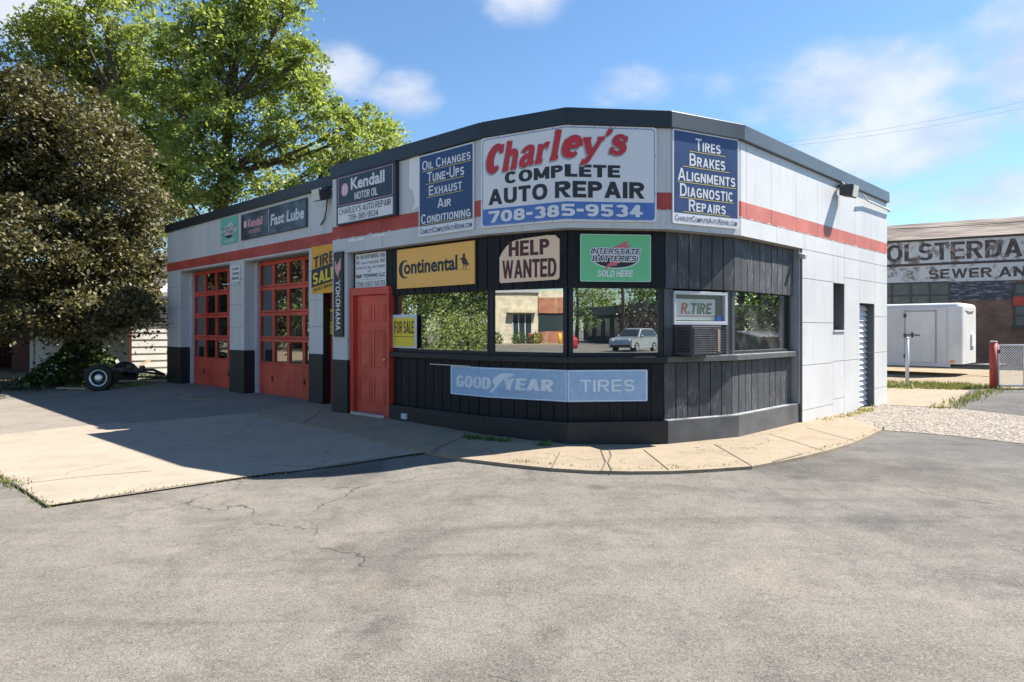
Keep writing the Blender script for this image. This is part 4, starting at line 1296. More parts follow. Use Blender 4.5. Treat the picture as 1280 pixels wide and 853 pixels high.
# ---- the big name sign, folded round the second corner of the front
S1 = Bent([(FB, FB.u(601.7) + .01, FB.d), (FC, 0, FC.u(820))], .004, 2.855, 4.055)
t = make_sign('shop_sign', 'big white shop name sign with red script folded round the bowed front', 'sign', S1, M['s_white'], .02, .018)
asp = S1.w / S1.h
L_(t, S1, ring2(rrect(.010, .018, .990, .982, .022, asp), rrect(.0135, .026, .9865, .974, .020, asp)), M['s_blue'], name='border')
L_(t, S1, poly2(rrect(.014, .028, .986, .205, 0)), M['s_blue'], .001, name='blue_band')
LB(t, S1, '708-385-9534', (.05, .05, .925, .178), M['s_white'], .003, st=.27, bt=.21, gap=.09)
LB(t, S1, 'COMPLETE', (.154, .461, .803, .59), M['s_black'], st=.30, bt=.23)
LB(t, S1, 'AUTO REPAIR', (.049, .246, .935, .418), M['s_black'], st=.27, bt=.22)
def arc(cx, cy, rx, ry, d0, d1, w0, w1, n=14, mid=None):
    o = []
    for k in range(n + 1):
        q = k / n; a_ = R(d0 + (d1 - d0) * q)
        w = w0 + (w1 - w0) * q
        if mid: w += (mid - (w0 + w1) / 2) * math.sin(math.pi * q)
        o.append((cx + rx * math.cos(a_), cy + ry * math.sin(a_), w))
    return o
def sh(strokes, x0): return [[(x + x0, y, w) for x, y, w in st] for st in strokes]
CH = []
CH += sh([arc(58, 80, 40, 62, 48, 312, 11, 9, mid=24), [(92, 152, 9), (94, 104, 8)], [(82, 128, 12), (92, 118, 10)]], 0)
CH += sh([[(20, 4, 15), (20, 160, 15)], [(-2, 7, 8), (44, 7, 8)], [(0, 153, 8), (22, 153, 8)], [(22, 70, 9), (36, 90, 11), (56, 98, 14), (74, 86, 15), (78, 66, 15), (78, 4, 15)], [(58, 7, 8), (100, 7, 8)]], 122)
CH += sh([[(14, 76, 13), (22, 92, 11), (44, 101, 11), (66, 94, 14), (73, 76, 15), (73, 30, 15), (80, 11, 11), (102, 9, 7)], [(70, 57, 8), (44, 55, 11), (22, 44, 14), (16, 26, 15), (26, 9, 12), (48, 7, 9), (70, 22, 8)]], 238)
CH += sh([[(22, 4, 15), (22, 98, 15)], [(0, 7, 8), (50, 7, 8)], [(0, 94, 8), (24, 94, 8)], [(24, 62, 9), (38, 86, 10), (58, 96, 11), (70, 90, 13)], [(66, 84, 15), (74, 82, 14)]], 348)
CH += sh([[(24, 4, 16), (24, 160, 16)], [(-2, 7, 8), (52, 7, 8)], [(0, 153, 8), (26, 153, 8)]], 448)
CH += sh([[(20, 56, 8), (90, 56, 8)], arc(54, 54, 38, 46, 2, 318, 14, 8, mid=19)], 520)
CH += sh([[(22, 94, 15), (60, 12, 15)], [(0, 94, 8), (48, 94, 8)], [(108, 92, 9), (58, -12, 11), (38, -36, 11), (18, -40, 11)], [(16, -32, 15), (22, -34, 14)], [(86, 94, 8), (130, 94, 8)]], 626)
CH += sh([[(16, 150, 20), (20, 148, 19)], [(28, 146, 12), (26, 130, 9), (8, 108, 4)]], 752)
CH += sh([[(86, 100, 7), (84, 66, 8)], [(80, 84, 9), (58, 101, 9), (32, 96, 14), (24, 78, 16), (42, 60, 17), (68, 48, 17), (82, 28, 16), (70, 8, 13), (46, 3, 9), (22, 14, 9)], [(12, 0, 7), (12, 40, 8)]], 800)
def script(strokes, grow=0.0, shift=(0, 0)):
    polys = []
    for L2, R2 in stroke_shapes([[(x, y, w + grow) for x, y, w in st] for st in strokes]):
        polys.append((L2, R2))
    out = []
    for L2, R2 in polys:
        V = []
        for x, y in L2 + R2:
            x, y = x + .22 * y + shift[0], y + shift[1]
            q = x / 935
            V.append((.030 + .832 * q, .586 + .138 * q + .00196 * y * (1 - .10 * q)))
        n = len(L2)
        F = [(i, i + 1, n + i + 1, n + i) for i in range(n - 1)]
        out.append((V, F))
    return out
par = None
mbV = []
shadow = merge2(*script(CH, 4.5, (-3, -5)))
layered(script(CH, 8.0, (-4, -5)), S1, t, M['s_grey'], t['d'] + .0015, 'lettering_shadow')
layered(script(CH, 3.2), S1, t, M['s_red'], t['d'] + .006, 'lettering')

def rules(rows): return poly2(*[rrect(a, b, c, b + .006) for a, b, c in rows])
def bolts(t, S_, pts, r=.010):
    for a, b in pts:
        L_(t, S_, poly2(ellipse(a, b, r / S_.w, r / S_.h, 10)), M['s_grey'], .002, 'bolt_head')
bolts(t, S1, [(k / 9, .985) for k in range(1, 9)] + [(k / 9, .015) for k in range(1, 9)] + [(.007, .3), (.007, .7), (.993, .3), (.993, .7)])
# ---- navy service lists either side
S2 = flat_px(FA, .004, 524.9, 196.4, 297, 593.6, 177.6, 287)
t = make_sign('service_sign', 'navy sign listing oil changes, tune-ups, exhaust and air conditioning', 'sign', S2, M['s_white'], .02, .015)
L_(t, S2, poly2(rrect(.018, .125, .982, .985)), M['s_navy'], .001, 'blue_field')
for tx, bx in (('Oil Changes', (.07, .812, .95, .925)), ('Tune-Ups', (.17, .648, .84, .775)), ('Exhaust', (.20, .487, .80, .605)), ('Air', (.36, .318, .61, .432)), ('Conditioning', (.05, .155, .95, .272))):
    LB(t, S2, tx, bx, M['s_white'], .0025, st=.20, bt=.15, small=.76, gap=.13)
L_(t, S2, rules([(.07, .792, .96), (.14, .628, .84), (.15, .466, .82), (.05, .138, .96)]), M['s_yellow'], .0025, 'rule_lines')
L_(t, S2, text2('CharleysCompleteAutoRepair.com', (.03, .03, .97, .10), .01, 0, .75), M['s_navy'], .0025)
S3 = flat_px(FD, .004, 836.6, 159.8, 278.6, 921.9, 176, 287.2)
S3.u0 = max(S3.u0, .03); S3.u1 = min(S3.u1, FD.d - .03)
t = make_sign('service_sign', 'navy sign listing tires, brakes, alignments and diagnostic repairs', 'sign', S3, M['s_white'], .02, .02)
L_(t, S3, poly2(rrect(.018, .115, .982, .985)), M['s_navy'], .001, 'blue_field')
for tx, bx in (('Tires', (.33, .80, .71, .935)), ('Brakes', (.24, .63, .78, .765)), ('Alignments', (.07, .462, .94, .595)), ('Diagnostic', (.10, .295, .90, .432)), ('Repairs', (.23, .145, .79, .27))):
    LB(t, S3, tx, bx, M['s_white'], .0025, st=.20, bt=.15, small=.76, gap=.13)
L_(t, S3, rules([(.24, .782, .79), (.15, .612, .85), (.06, .444, .95), (.09, .278, .92), (.15, .128, .85)]), M['s_yellow'], .0025, 'rule_lines')
L_(t, S3, text2('CharleysCompleteAutoRepair.com', (.03, .03, .97, .095), .01, 0, .75), M['s_navy'], .0025)
# ---- dark two-part oil sign with the shop's name
S4 = flat_px(FA, .004, 425.2, 222.6, 282.4, 499, 203.2, 270.2)
t = make_sign('oil_sign', 'framed dark navy motor oil sign with white name strip below, over the entrance', 'sign', S4, M['s_dknavy'], .07)
L_(t, S4, poly2(rrect(.03, .03, .96, .355)), M['s_white'], .001, 'white_strip')
L_(t, S4, ring2(rrect(.03, .385, .96, .965), rrect(.038, .396, .952, .954)), M['s_palered'], .001, 'border')
EM = lambda cx, cy, rx, ry: [poly2(ellipse(cx, cy, rx, ry)), merge2(poly2([(cx - rx * .5, cy - ry * .75), (cx - rx * .2, cy - ry * .75), (cx - rx * .2, cy + ry * .7), (cx - rx * .5, cy + ry * .7)]),
                                                             poly2([(cx + rx * .0, cy - ry * .8), (cx + rx * .25, cy - ry * .8), (cx + rx * .25, cy + ry * .8), (cx, cy + ry * .8)]),
                                                             poly2([(cx + rx * .42, cy - ry * .6), (cx + rx * .62, cy - ry * .6), (cx + rx * .62, cy + ry * .55), (cx + rx * .42, cy + ry * .55)]))]
e1, e2 = EM(.155, .70, .065, .135)
L_(t, S4, e1, M['s_palered'], .0015, 'emblem'); L_(t, S4, e2, M['s_white'], .003, 'emblem_mark')
L_(t, S4, text2('Kendall', (.265, .665, .83, .90), .022), M['s_white'], fat=.0025)
LB(t, S4, 'MOTOR OIL', (.33, .45, .72, .60), M['s_white'], st=.22, bt=.17)
LB(t, S4, "CHARLEY'S AUTO REPAIR", (.055, .205, .935, .325), M['s_black'], .0025, st=.16, bt=.13, gap=.16)
LB(t, S4, '708-385-9534', (.22, .055, .73, .17), M['s_black'], .0025, st=.17, bt=.13, gap=.13)
# ---- continental sign
S5 = flat_px(FA, IN_U + .004, 497.8, 313.4, 361, 594.3, 300.6, 355.5)
t = make_sign('tyre_sign', 'orange tyre maker sign with black lettering and prancing horse over the first window', 'sign', S5, M['s_orange'], .02)
cL, cR = stroke_shapes([arc(.112, .485, .062, .215, 62, 298, .012, .010, mid=.024)])[0]
layered([(cL + cR, [(i, i + 1, len(cL) + i + 1, len(cL) + i) for i in range(len(cL) - 1)])], S5, t, M['s_black'], t['d'] + .0015, 'lettering')
L_(t, S5, text2('ontinental', (.10, .355, .80, .71), .022), M['s_black'], fat=.003)
horse = [(.862, .375), (.868, .40), (.875, .45), (.862, .50), (.848, .545), (.858, .575), (.842, .60), (.835, .585), (.828, .605), (.845, .63), (.862, .63), (.866, .66), (.862, .69), (.872, .72), (.880, .745), (.886, .72), (.894, .70), (.892, .65), (.902, .60), (.918, .55),
         (.925, .50), (.936, .49), (.940, .45), (.934, .42), (.930, .46), (.922, .47), (.915, .44), (.908, .40), (.912, .375), (.898, .375), (.897, .41), (.902, .45), (.890, .47), (.884, .43), (.876, .395), (.874, .375)]
L_(t, S5, poly2(horse), M['s_black'], .0015, 'horse_emblem')
L_(t, S5, poly2(rrect(.815, .345, .965, .352)), M['s_black'], .0015, 'rule_lines')
# ---- help wanted
S6 = flat_px(FB, IN_U + .004, 625.2, 295.4, 354, 699.8, 297, 351.6)
ol = [(0, .03), (.02, 0), (.97, .03), (1, .08), (1, .90), (.93, .99), (.80, 1.0), (.40, .965), (.24, .93), (.12, .82), (.04, .68), (0, .58)]
t = make_sign('hiring_sign', 'peach sign with clipped corner and maroon HELP WANTED lettering', 'sign', S6, M['s_peach'], .015, outline=ol)
LB(t, S6, 'HELP', (.16, .585, .84, .925), M['s_maroon'], st=.30, bt=.20)
LB(t, S6, 'WANTED', (.05, .095, .955, .50), M['s_maroon'], st=.27, bt=.18, gap=.07)
# ---- green battery sign
S7 = flat_px(FC, IN_U + .004, 724.8, 293, 352.4, 813.2, 293.8, 352.8)
def battery(t, S_, sold=True, small=False):
    L_(t, S_, poly2(ellipse(.50, .49, .335, .215, 36)), M['s_white'], .001, 'emblem_edge')
    L_(t, S_, poly2(ellipse(.50, .49, .315, .195, 36)), M['s_black'], .002, 'emblem_oval')
    bolt = [(.36, .64), (.68, .88), (.64, .76), (.72, .78), (.58, .60), (.50, .60), (.46, .66), (.42, .60)]
    b2 = [(.33, .26), (.42, .42), (.58, .42), (.50, .36), (.54, .34), (.44, .335), (.41, .31)]
    L_(t, S_, poly2(bolt), M['s_pink'], .003, 'bolt'); L_(t, S_, poly2(b2), M['s_pink'], .003, 'bolt')
    for tx, bx in (('INTERSTATE', (.145, .583, .85, .697)), ('BATTERIES', (.165, .433, .79, .547))):
        base = block2(tx, bx, st=.20, bt=.17, shear=.22, gap=.12)
        fx, fy = .013 / S_.w, .013 / S_.h
        layered([([(x + dx * fx, y + dy * fy) for x, y in V], F) for dx, dy in ((1, 0), (-1, 0), (0, 1), (0, -1), (.7, .7), (-.7, .7), (.7, -.7), (-.7, -.7)) for V, F in base], S_, t, M['s_white'], t['d'] + .004, 'lettering_edge')
        layered(base, S_, t, M['s_black'], t['d'] + .0085, 'lettering')
t = make_sign('battery_sign', 'large green battery sign reading SOLD HERE above the third shop window', 'sign', S7, M['s_green'], .02, .02)
L_(t, S7, ring2(rrect(.004, .006, .996, .994, .02, 1.5), rrect(.012, .018, .988, .982, .018, 1.5)), M['s_pale'], .001, 'border')
battery(t, S7)
LB(t, S7, 'SOLD HERE', (.24, .105, .75, .245), M['s_white'], st=.24, bt=.19, shear=.2)
# ---- long faded blue tyre sign under the windows
S8 = Bent([(FA, FA.u(564.9, -.13), ends(0, -.13)[1]), (FB, *ends(1, -.13)), (FC, ends(2, -.13)[0], FC.u(808.8, -.13))], -.13, .578, .985)
t = make_sign('faded_tyre_sign', 'long faded pale blue tyre sign folded across the boards under the windows', 'sign', S8, M['s_sky'], .025, .006)
fold = S8.edge[2]
def goodx(px): return (px - 564.9) / (708 - 564.9) * fold if px < 708 else fold + (px - 708) / (808.8 - 708) * (1 - fold)
ar = S8.w / S8.h
L_(t, S8, ring2(rrect(.004, .02, fold - .003, .98), rrect(.009, .045, fold - .006, .955)), M['s_faded'], .001, 'border')
L_(t, S8, ring2(rrect(fold + .001, .02, .997, .98), rrect(fold + .004, .045, .992, .955)), M['s_faded'], .001, 'border')
LB(t, S8, 'GOOD', (goodx(574), .28, goodx(624), .68), M['s_faded'], st=.36, bt=.16, shear=.06, gap=.05)
LB(t, S8, 'YEAR', (goodx(638), .30, goodx(694), .68), M['s_faded'], st=.36, bt=.17, shear=.06, gap=.05)
LB(t, S8, 'TIRES', (goodx(723.5), .32, goodx(792), .69), M['s_faded'], st=.17, bt=.14, gap=.18)
wing = [(622, .17), (626, .17), (630, .33), (635, .50), (639, .62), (644, .70), (650, .74), (649, .83), (640, .83), (634, .79), (627, .66), (625.5, .52), (628.5, .40)]
L_(t, S8, poly2([(goodx(x), y) for x, y in wing]), M['s_faded'], .003, 'wing_emblem')
L_(t, S8, poly2(rrect(goodx(635), .205, goodx(664), .225)), M['s_grey'], .0015, 'rule_lines')
# ---- sign for sale, taped at the first window
S9 = flat_px(FA, IN_W + .034, 491.5, 394.5, 436, 521.5, 392.5, 434.5)
t = make_sign('for_sale_sign', 'yellow FOR SALE sign in a clear sleeve at the corner of the first window', 'sign', S9, M['s_pale'], .012, .03)
L_(t, S9, poly2(rrect(.05, .05, .93, .90)), M['s_yellow'], .001, 'yellow_field')
LB(t, S9, 'FOR SALE', (.085, .44, .90, .80), M['s_black'], .0025, st=.27, bt=.14, gap=.12)
L_(t, S9, poly2(rrect(.06, .335, .92, .35)), M['s_black'], .0025, 'rule_lines')
# ---- black vertical tyre sign on the white pier
S10 = flat_px(FA, .004, 419, 315.2, 421.3, 430.2, 315.2, 421.3)
t = make_sign('vertical_tyre_sign', 'narrow black vertical tyre sign with pale lettering on the white pier', 'sign', S10, M['s_black'], .03)
L_(t, S10, poly2([(.14, .91), (.40, .84), (.80, .93), (.80, .80), (.56, .735), (.56, .70), (.86, .655), (.62, .68), (.30, .745), (.14, .80)]), M['s_palered'], .0015, 'emblem')
yk = block2('YOKOHAMA', (0, 0, 1, 1), st=.19, bt=.15, gap=.12)
layered([([(.25 + .50 * y, .665 - .59 * x) for x, y in V], F) for V, F in yk], S10, t, M['s_white'], t['d'] + .0015, 'lettering')
# ---- tow warning above the entrance
S11 = flat_px(FA, -.116, 444.9, 315.3, 361.3, 483, 312, 358.5)
S11.z1 -= .035
t = make_sign('warning_sign', 'white towing warning notice with black lettering above the red entrance door', 'sign', S11, M['s_white'], .008)
for tx, bx, st_w in (('WARNING', (.17, .845, .79, .965), .18), ('UNAUTHORIZED', (.2, .69, .78, .765), .13), ('VEHICLES WILL BE TOWED', (.03, .555, .97, .625), .13), ('BY', (.42, .445, .54, .52), .16), ('708-597-5070', (.03, .05, .97, .185), .18)):
    LB(t, S11, tx, bx, M['s_black'], st=st_w, bt=.13, gap=.14)
L_(t, S11, text2('R&R TOWING LLC', (.03, .30, .97, .405), .015), M['s_black'], fat=.002)
S_mark = None
L_(t, S11, merge2(poly2(rrect(.03, .85, .13, .95)), poly2(rrect(.03, .70, .14, .80)), poly2(rrect(.83, .84, .97, .96)), poly2(rrect(.82, .70, .97, .80)), *[poly2(rrect(.1 + k * .09, .235, .17 + k * .09, .255)) for k in range(9)]), M['s_grey'], .001, 'pictograms')
# ---- amber tyre sale sign on the corner
S12 = Flat(LW, LW.u(390.3), LW.u(390.3) + 1.0, .004, LW.z(390.3, 367.8), LW.z(390.3, 309.2))
t = make_sign('tyre_sale_sign', 'amber and black TIRE SALE poster tucked in the corner beside the garage door', 'sign', S12, M['s_amber'], .01)
L_(t, S12, poly2([(.0, .51), (1, .65), (1, .27), (.0, .13)]), M['s_black'], .001, 'black_band')
LB(t, S12, 'TIRE', (.08, .535, .82, .77), M['s_black'], .0025, st=.27, bt=.19, slope=.10)
LB(t, S12, 'SALE', (.06, .185, .86, .43), M['s_yellow'], .0025, st=.27, bt=.19, slope=.115)
LB(t, S12, 'MOST BRANDS', (.09, .045, .92, .105), M['s_black'], .0025, st=.22, bt=.17, slope=.12)
# ---- yellow for sale card on the narrow side door
S13 = Flat(LW, LW.u(409.6, -.155), LW.u(409.6, -.155) + .42, -.157, LW.z(409.2, 418, -.155), LW.z(409.2, 386.7, -.155))
t = make_sign('for_sale_sign', 'half hidden yellow FOR SALE card on the narrow red side door', 'sign', S13, M['s_yellow'], .006)
LB(t, S13, 'FOR SALE', (.12, .50, .92, .88), M['s_black'], st=.27, bt=.14, gap=.12)
L_(t, S13, poly2(rrect(.08, .38, .95, .40), rrect(.08, .2, .95, .22)), M['s_black'], .0015, 'rule_lines')
# ---- do not park
S14 = flat_px(LW, .006, 289.5, 333.3, 352.7, 300.6, 332, 352)
t = make_sign('parking_sign', 'small white no parking in driveway notice on the pier between garage doors', 'sign', S14, M['s_white'], .008, .05)
for tx, bx in (('DO NOT', (.12, .72, .88, .90)), ('PARK IN', (.12, .42, .88, .60)), ('DRIVEWAY', (.08, .12, .92, .30))):
    LB(t, S14, tx, bx, M['s_black'], st=.22, bt=.17)
# ---- faded two-panel oil change board above the garage doors
S15 = flat_px(LW, .004, 302.8, 269.8, 301.5, 384.8, 246.9, 283.8)
t = make_sign('lube_sign', 'long faded slate FAST LUBE board above the garage doors', 'sign', S15, M['s_slate'], .02)
L_(t, S15, ring2(rrect(0, 0, 1, 1), rrect(.012, .03, .988, .97)), M['dkgrey'], .004, 'frame')
L_(t, S15, poly2(rrect(.448, .03, .462, .97)), M['s_grey'], .003, 'divider')
L_(t, S15, text2('Fast Lube', (.485, .32, .965, .72), .024, .1), M['s_pale'], fat=.003)
L_(t, S15, text2('Kendall', (.115, .45, .36, .77), .03), M['s_palered'], fat=.002)
LB(t, S15, 'MOTOR OIL', (.14, .20, .33, .35), M['s_palered'], st=.2, bt=.16)
e1, e2 = EM(.07, .60, .026, .16)
L_(t, S15, e1, M['s_palered'], .0015, 'emblem'); L_(t, S15, e2, M['s_white'], .003, 'emblem_mark')
S16 = flat_px(LW, .004, 276.9, 273, 306.5, 297.5, 271, 303.8)
t = make_sign('battery_sign', 'small pale teal battery sign above the first garage door', 'sign', S16, M['s_teal'], .01, .03)
LB(t, S16, 'INTERSTATE', (.10, .52, .92, .65), M['s_black'], .003, st=.18, bt=.15, shear=.2, gap=.14)
LB(t, S16, 'BATTERIES', (.10, .37, .84, .495), M['s_black'], .003, st=.18, bt=.15, shear=.2, gap=.14)
L_(t, S16, poly2(ellipse(.5, .51, .44, .2)), M['s_pale'], .001, 'emblem_oval')
L_(t, S16, poly2([(.22, .33), (.78, .34), (.58, .22), (.42, .22)]), M['s_black'], .002, 'emblem_mark')
L_(t, S16, poly2([(.40, .70), (.72, .86), (.62, .72)]), M['s_pale'], .002, 'bolt')
L_(t, S16, text2('SOLD HERE', (.2, .08, .8, .17), .03, .2), M['s_pale'], .002)
# ---- tyre brand board seen through the small white framed window
S17 = Flat(FD, u0 + .04, u1 - .16, -.20, zb_ + .06, zt_ - .10)
t = make_sign('window_tyre_sign', 'pale tyre board behind the white framed window above the air conditioner', 'sign', S17, M['s_white'], .01)
LB(t, S17, 'R.', (.17, .30, .40, .82), M['s_red'], st=.28, bt=.20, shear=.15)
LB(t, S17, 'TIRE', (.42, .30, .92, .82), M['s_black'], st=.28, bt=.20, shear=.15)
L_(t, S17, poly2(rrect(.0, .18, 1, .22)), M['s_red'], .0015, 'rule_lines')
st_ = MB(); st_.box(FD, u1 - .17, u1 - .07, -.154, -.15, zb_ + .05, zb_ + .13)
tag(obj('sticker', st_, M['s_blue']), 'small blue sticker on the white framed window above the air conditioner', 'sticker')
# ---- open sign inside the first window
S18 = Flat(FA, FA.u(515, -.26), FA.u(545, -.26), -.26, FA.z(530, 386, -.26), FA.z(530, 366, -.26))
t = make_sign('open_sign', 'unlit OPEN sign hanging inside the first shop window', 'sign', S18, M['s_black'], .02)
L_(t, S18, text2('OPEN', (.10, .18, .93, .82), -.012), M['s_pale'])
L_(t, S18, ring2(rrect(.02, .05, .98, .95), rrect(.04, .1, .96, .9)), M['s_grey'], .001, 'border')

# ---------------------------------------------------------------- fittings on the shop
def floodlight(f, u, z, dirn, label, k=.72):
    c = f.pt(u, 0, z)
    t = thing('floodlight', label, 'floodlight', c)
    a = f.pt(u, .05, z + .10) - c
    s = MB()
    def q(du, o, dz): return f.pt(u + du * k, o * k, z + dz * k)
    w = .17
    b0 = [q(-w, .08, -.12), q(w, .08, -.12), q(w, .08, .12), q(-w, .08, .12)]
    t0 = [q(-w * 1.05, .36, -.20), q(w * 1.05, .36, -.20), q(w * 1.05, .40, .10), q(-w * 1.05, .40, .10)]
    s.add(b0 + t0, [(3, 2, 1, 0), (0, 1, 5, 4), (1, 2, 6, 5), (2, 3, 7, 6), (3, 0, 4, 7), (4, 5, 6, 7)])
    h = obj('housing', s, M['dkgrey'], t, bevel=.01)
    r = MB()
    e = [q(-w * .95, .365, -.185), q(w * .95, .365, -.185), q(w * .95, .405, .085), q(-w * .95, .405, .085)]
    e2 = [p + Vector((f.n.x, f.n.y, -.15)).normalized() * .012 for p in e]
    r.hexa(e + e2)
    obj('lens', r, M['lens'], t)
    b = MB(); b.tube([q(0, .0, .12), q(0, .12, .16), q(0, .16, .10)], .022, 8); b.tube([q(-.05, .10, .10), q(-.05, .10, .2)], .02, 8); b.tube([q(.05, .10, .10), q(.05, .10, .2)], .02, 8)
    obj('bracket', b, M['dkgrey'], t, True)
floodlight(FE, FE.u(1063, .2), 3.90, 1, 'dark floodlight under the coping of the sunlit white side wall')
floodlight(LW, LW.u(400, .2), 3.93, -1, 'dark floodlight over the faded board on the garage side')
# security camera
c = FE.pt(RU0 - .05, -.02, 2.66)
t = thing('security_camera', 'small white security camera at the end of the black boards', 'camera', c)
obj('body', MB().lathe(c + Vector((FE.n.x, FE.n.y, -.2)) * .02, (FE.n.x, FE.n.y, -.25), [(-.05, .02), (-.045, .04), (.05, .045), (.07, .042), (.072, .03)], 16), M['alu'], t, True)
obj('bracket', MB().tube([FE.pt(RU0 - .05, -.06, 2.72), c], .014, 6), M['alu'], t, True)
# window air conditioner
p_ = .36
ua, ub = FD.u(842, -.14), FD.u(842, -.14) + (FD.u(903, .2) - FD.u(865, .2))
ub = ua + .50
z0, z1 = 1.165, 1.545
c = FD.pt((ua + ub) / 2, 0, z0)
t = thing('air_conditioner', 'old dark air conditioner jutting from under the white framed window', 'air conditioner', c)
obj('case', MB().box(FD, ua, ub, -.15, .20, z0, z1), M['dkgrey'], t, bevel=.008)
mb = MB()
for k in range(12):
    z = z0 + .03 + k * .028
    mb.box(FD, ua + .03, ub - .09, .203, .212, z, z + .012)
for k in range(9):
    u = ua + .03 + k * .046
    mb.box(FD, u, u + .008, .201, .207, z0 + .02, z1 - .02)
obj('grille', mb, M['grille'], t)
obj('side_strip', MB().box(FD, ub - .075, ub - .035, .202, .215, z0 + .05, z1 - .04), M['plank'], t)
mb = MB()
for k in range(8): mb.box(FD, ub + .001, ub + .005, -.05, .16, z0 + .05 + k * .036, z0 + .066 + k * .036)
for k in range(8): mb.box(FD, ua - .005, ua - .001, -.05, .16, z0 + .05 + k * .036, z0 + .066 + k * .036)
obj('vents', mb, M['s_black'], t)
mb = MB()
for k in range(10): mb.box(FD, ub + .006, u1 - .002, -.155 + .0, -.145, z0 + .02 + k * .036, z0 + .04 + k * .036)
obj('accordion_panel', mb, M['dkgrey'], t)

# ---------------------------------------------------------------- trees and plants
def leaf_quads(C, size, up=0.35, droop=0.0, asp=0.55):
    """one small bent-free leaf (a four-cornered blade) at each centre"""
    n = len(C)
    nrm = rng.normal(size=(n, 3)); nrm[:, 2] = np.abs(nrm[:, 2]) + up
    nrm /= np.linalg.norm(nrm, axis=1)[:, None]
    a = rng.normal(size=(n, 3)); a[:, 2] -= droop
    a -= nrm * (a * nrm).sum(1)[:, None]; a /= np.linalg.norm(a, axis=1)[:, None] + 1e-9
    b = np.cross(nrm, a)
    s = size * rng.uniform(.65, 1.3, n)[:, None]
    P4 = np.stack([C - a * s * .5, C + b * s * asp * .5 + a * s * .05, C + a * s * .5, C - b * s * asp * .5 + a * s * .05], 1)
    return P4.reshape(-1, 3)
def mesh_quads(name, V, material, parent=None):
    n = len(V) // 4
    me = bpy.data.meshes.new(name)
    me.vertices.add(len(V)); me.vertices.foreach_set('co', V.astype(np.float32).ravel())
    me.loops.add(4 * n); me.loops.foreach_set('vertex_index', np.arange(4 * n, dtype=np.int32))
    me.polygons.add(n); me.polygons.foreach_set('loop_start', np.arange(0, 4 * n, 4, dtype=np.int32))
    try: me.polygons.foreach_set('loop_total', np.full(n, 4, dtype=np.int32))
    except Exception: pass
    me.update(); me.validate()
    return link(name, me, material, parent)
def bez(p0, p1, p2, n=7): return [(p0 * (1 - t) ** 2 + p1 * 2 * t * (1 - t) + p2 * t * t) for t in [k / (n - 1) for k in range(n)]]
def make_tree(name, label, base, trunk, lobes, lmat, per, lsize, crad, clump_area=0.5, group=None, droop=.3, flat=.6, twigs=5, fill=.35, cat='tree'):
    """trunk: [(x,y,z,r)]; lobes: [(centre, (rx,ry,rz))]; clumps of leaves sit on and in each lobe and hang on limbs that leave the trunk"""
    t = thing(name, label, cat, base, group)
    wood = MB()
    tp = [Vector(p[:3]) for p in trunk]
    wood.tube(tp, [p[3] for p in trunk], 9)
    cl = []
    for c, r in lobes:
        c = Vector(c)
        best = None
        for i, q in enumerate(tp):
            if q.z < c.z - .35 * (c - q).to_2d().length or i == 1:
                if best is None or (q - c).length < (tp[best] - c).length or q.z < tp[1].z: best = i
        q = tp[best if best is not None else 1]
        mid = (q + c) / 2 + Vector((random.uniform(-.4, .4), random.uniform(-.4, .4), -.10 * (c - q).length))
        pts = bez(q, mid, c, 8)
        r0 = min(trunk[best if best is not None else 1][3] * .5, .03 + .018 * (c - q).length, .13)
        wood.tube(pts, [r0 * (1 - .75 * k / 7) for k in range(8)], 6, False)
        area = (r[0] * r[1] + r[1] * r[2] + r[0] * r[2])
        n = max(6, int(area / clump_area))
        d = rng.normal(size=(n, 3)); d /= np.linalg.norm(d, axis=1)[:, None]
        rr_ = rng.random(n)
        rad = np.where(rr_ < fill, rng.uniform(.25, .8, n), np.where(rr_ > .90, rng.uniform(1.1, 1.55, n), rng.uniform(.80, 1.08, n)))[:, None]
        pc = np.array(c) + d * rad * np.array(r)
        cl.append(pc)
        for k in range(min(twigs, n)):
            e = Vector(pc[k])
            wood.tube(bez(pts[5 + k % 3], (pts[6] + e) / 2 + Vector((0, 0, .15)), e, 4), [r0 * .28, r0 * .2, r0 * .13, r0 * .06], 4, False)
    obj('trunk', wood, M['bark'], t, True)
    cl = np.concatenate(cl)
    k = rng.poisson(per, len(cl))
    idx = np.repeat(np.arange(len(cl)), k)
    sc = crad * rng.uniform(.6, 1.45, len(cl))
    off = rng.normal(size=(len(idx), 3)) * np.array([1, 1, flat]) * sc[idx][:, None]
    off[:, 2] -= .30 * droop * (off[:, 0] ** 2 + off[:, 1] ** 2) / np.maximum(sc[idx], .05)
    mesh_quads('crown', leaf_quads(cl[idx] + off, lsize, .4, droop), lmat, t)
    return t
def at(px, py, Y): return Vector(((px - 640) / FPX * Y, Y, EYE + (HORIZON - py) / FPX * Y))
def px_lobes(rows, Y, depth):
    out = []
    for px, py, rx, ry in rows:
        Yj = Y + random.uniform(-.6, .6) * depth
        out.append((at(px, py, Yj), (rx * Y / FPX, depth * random.uniform(.55, .9) * max(.6, min(1, rx / 55)), ry * Y / FPX)))
    return out
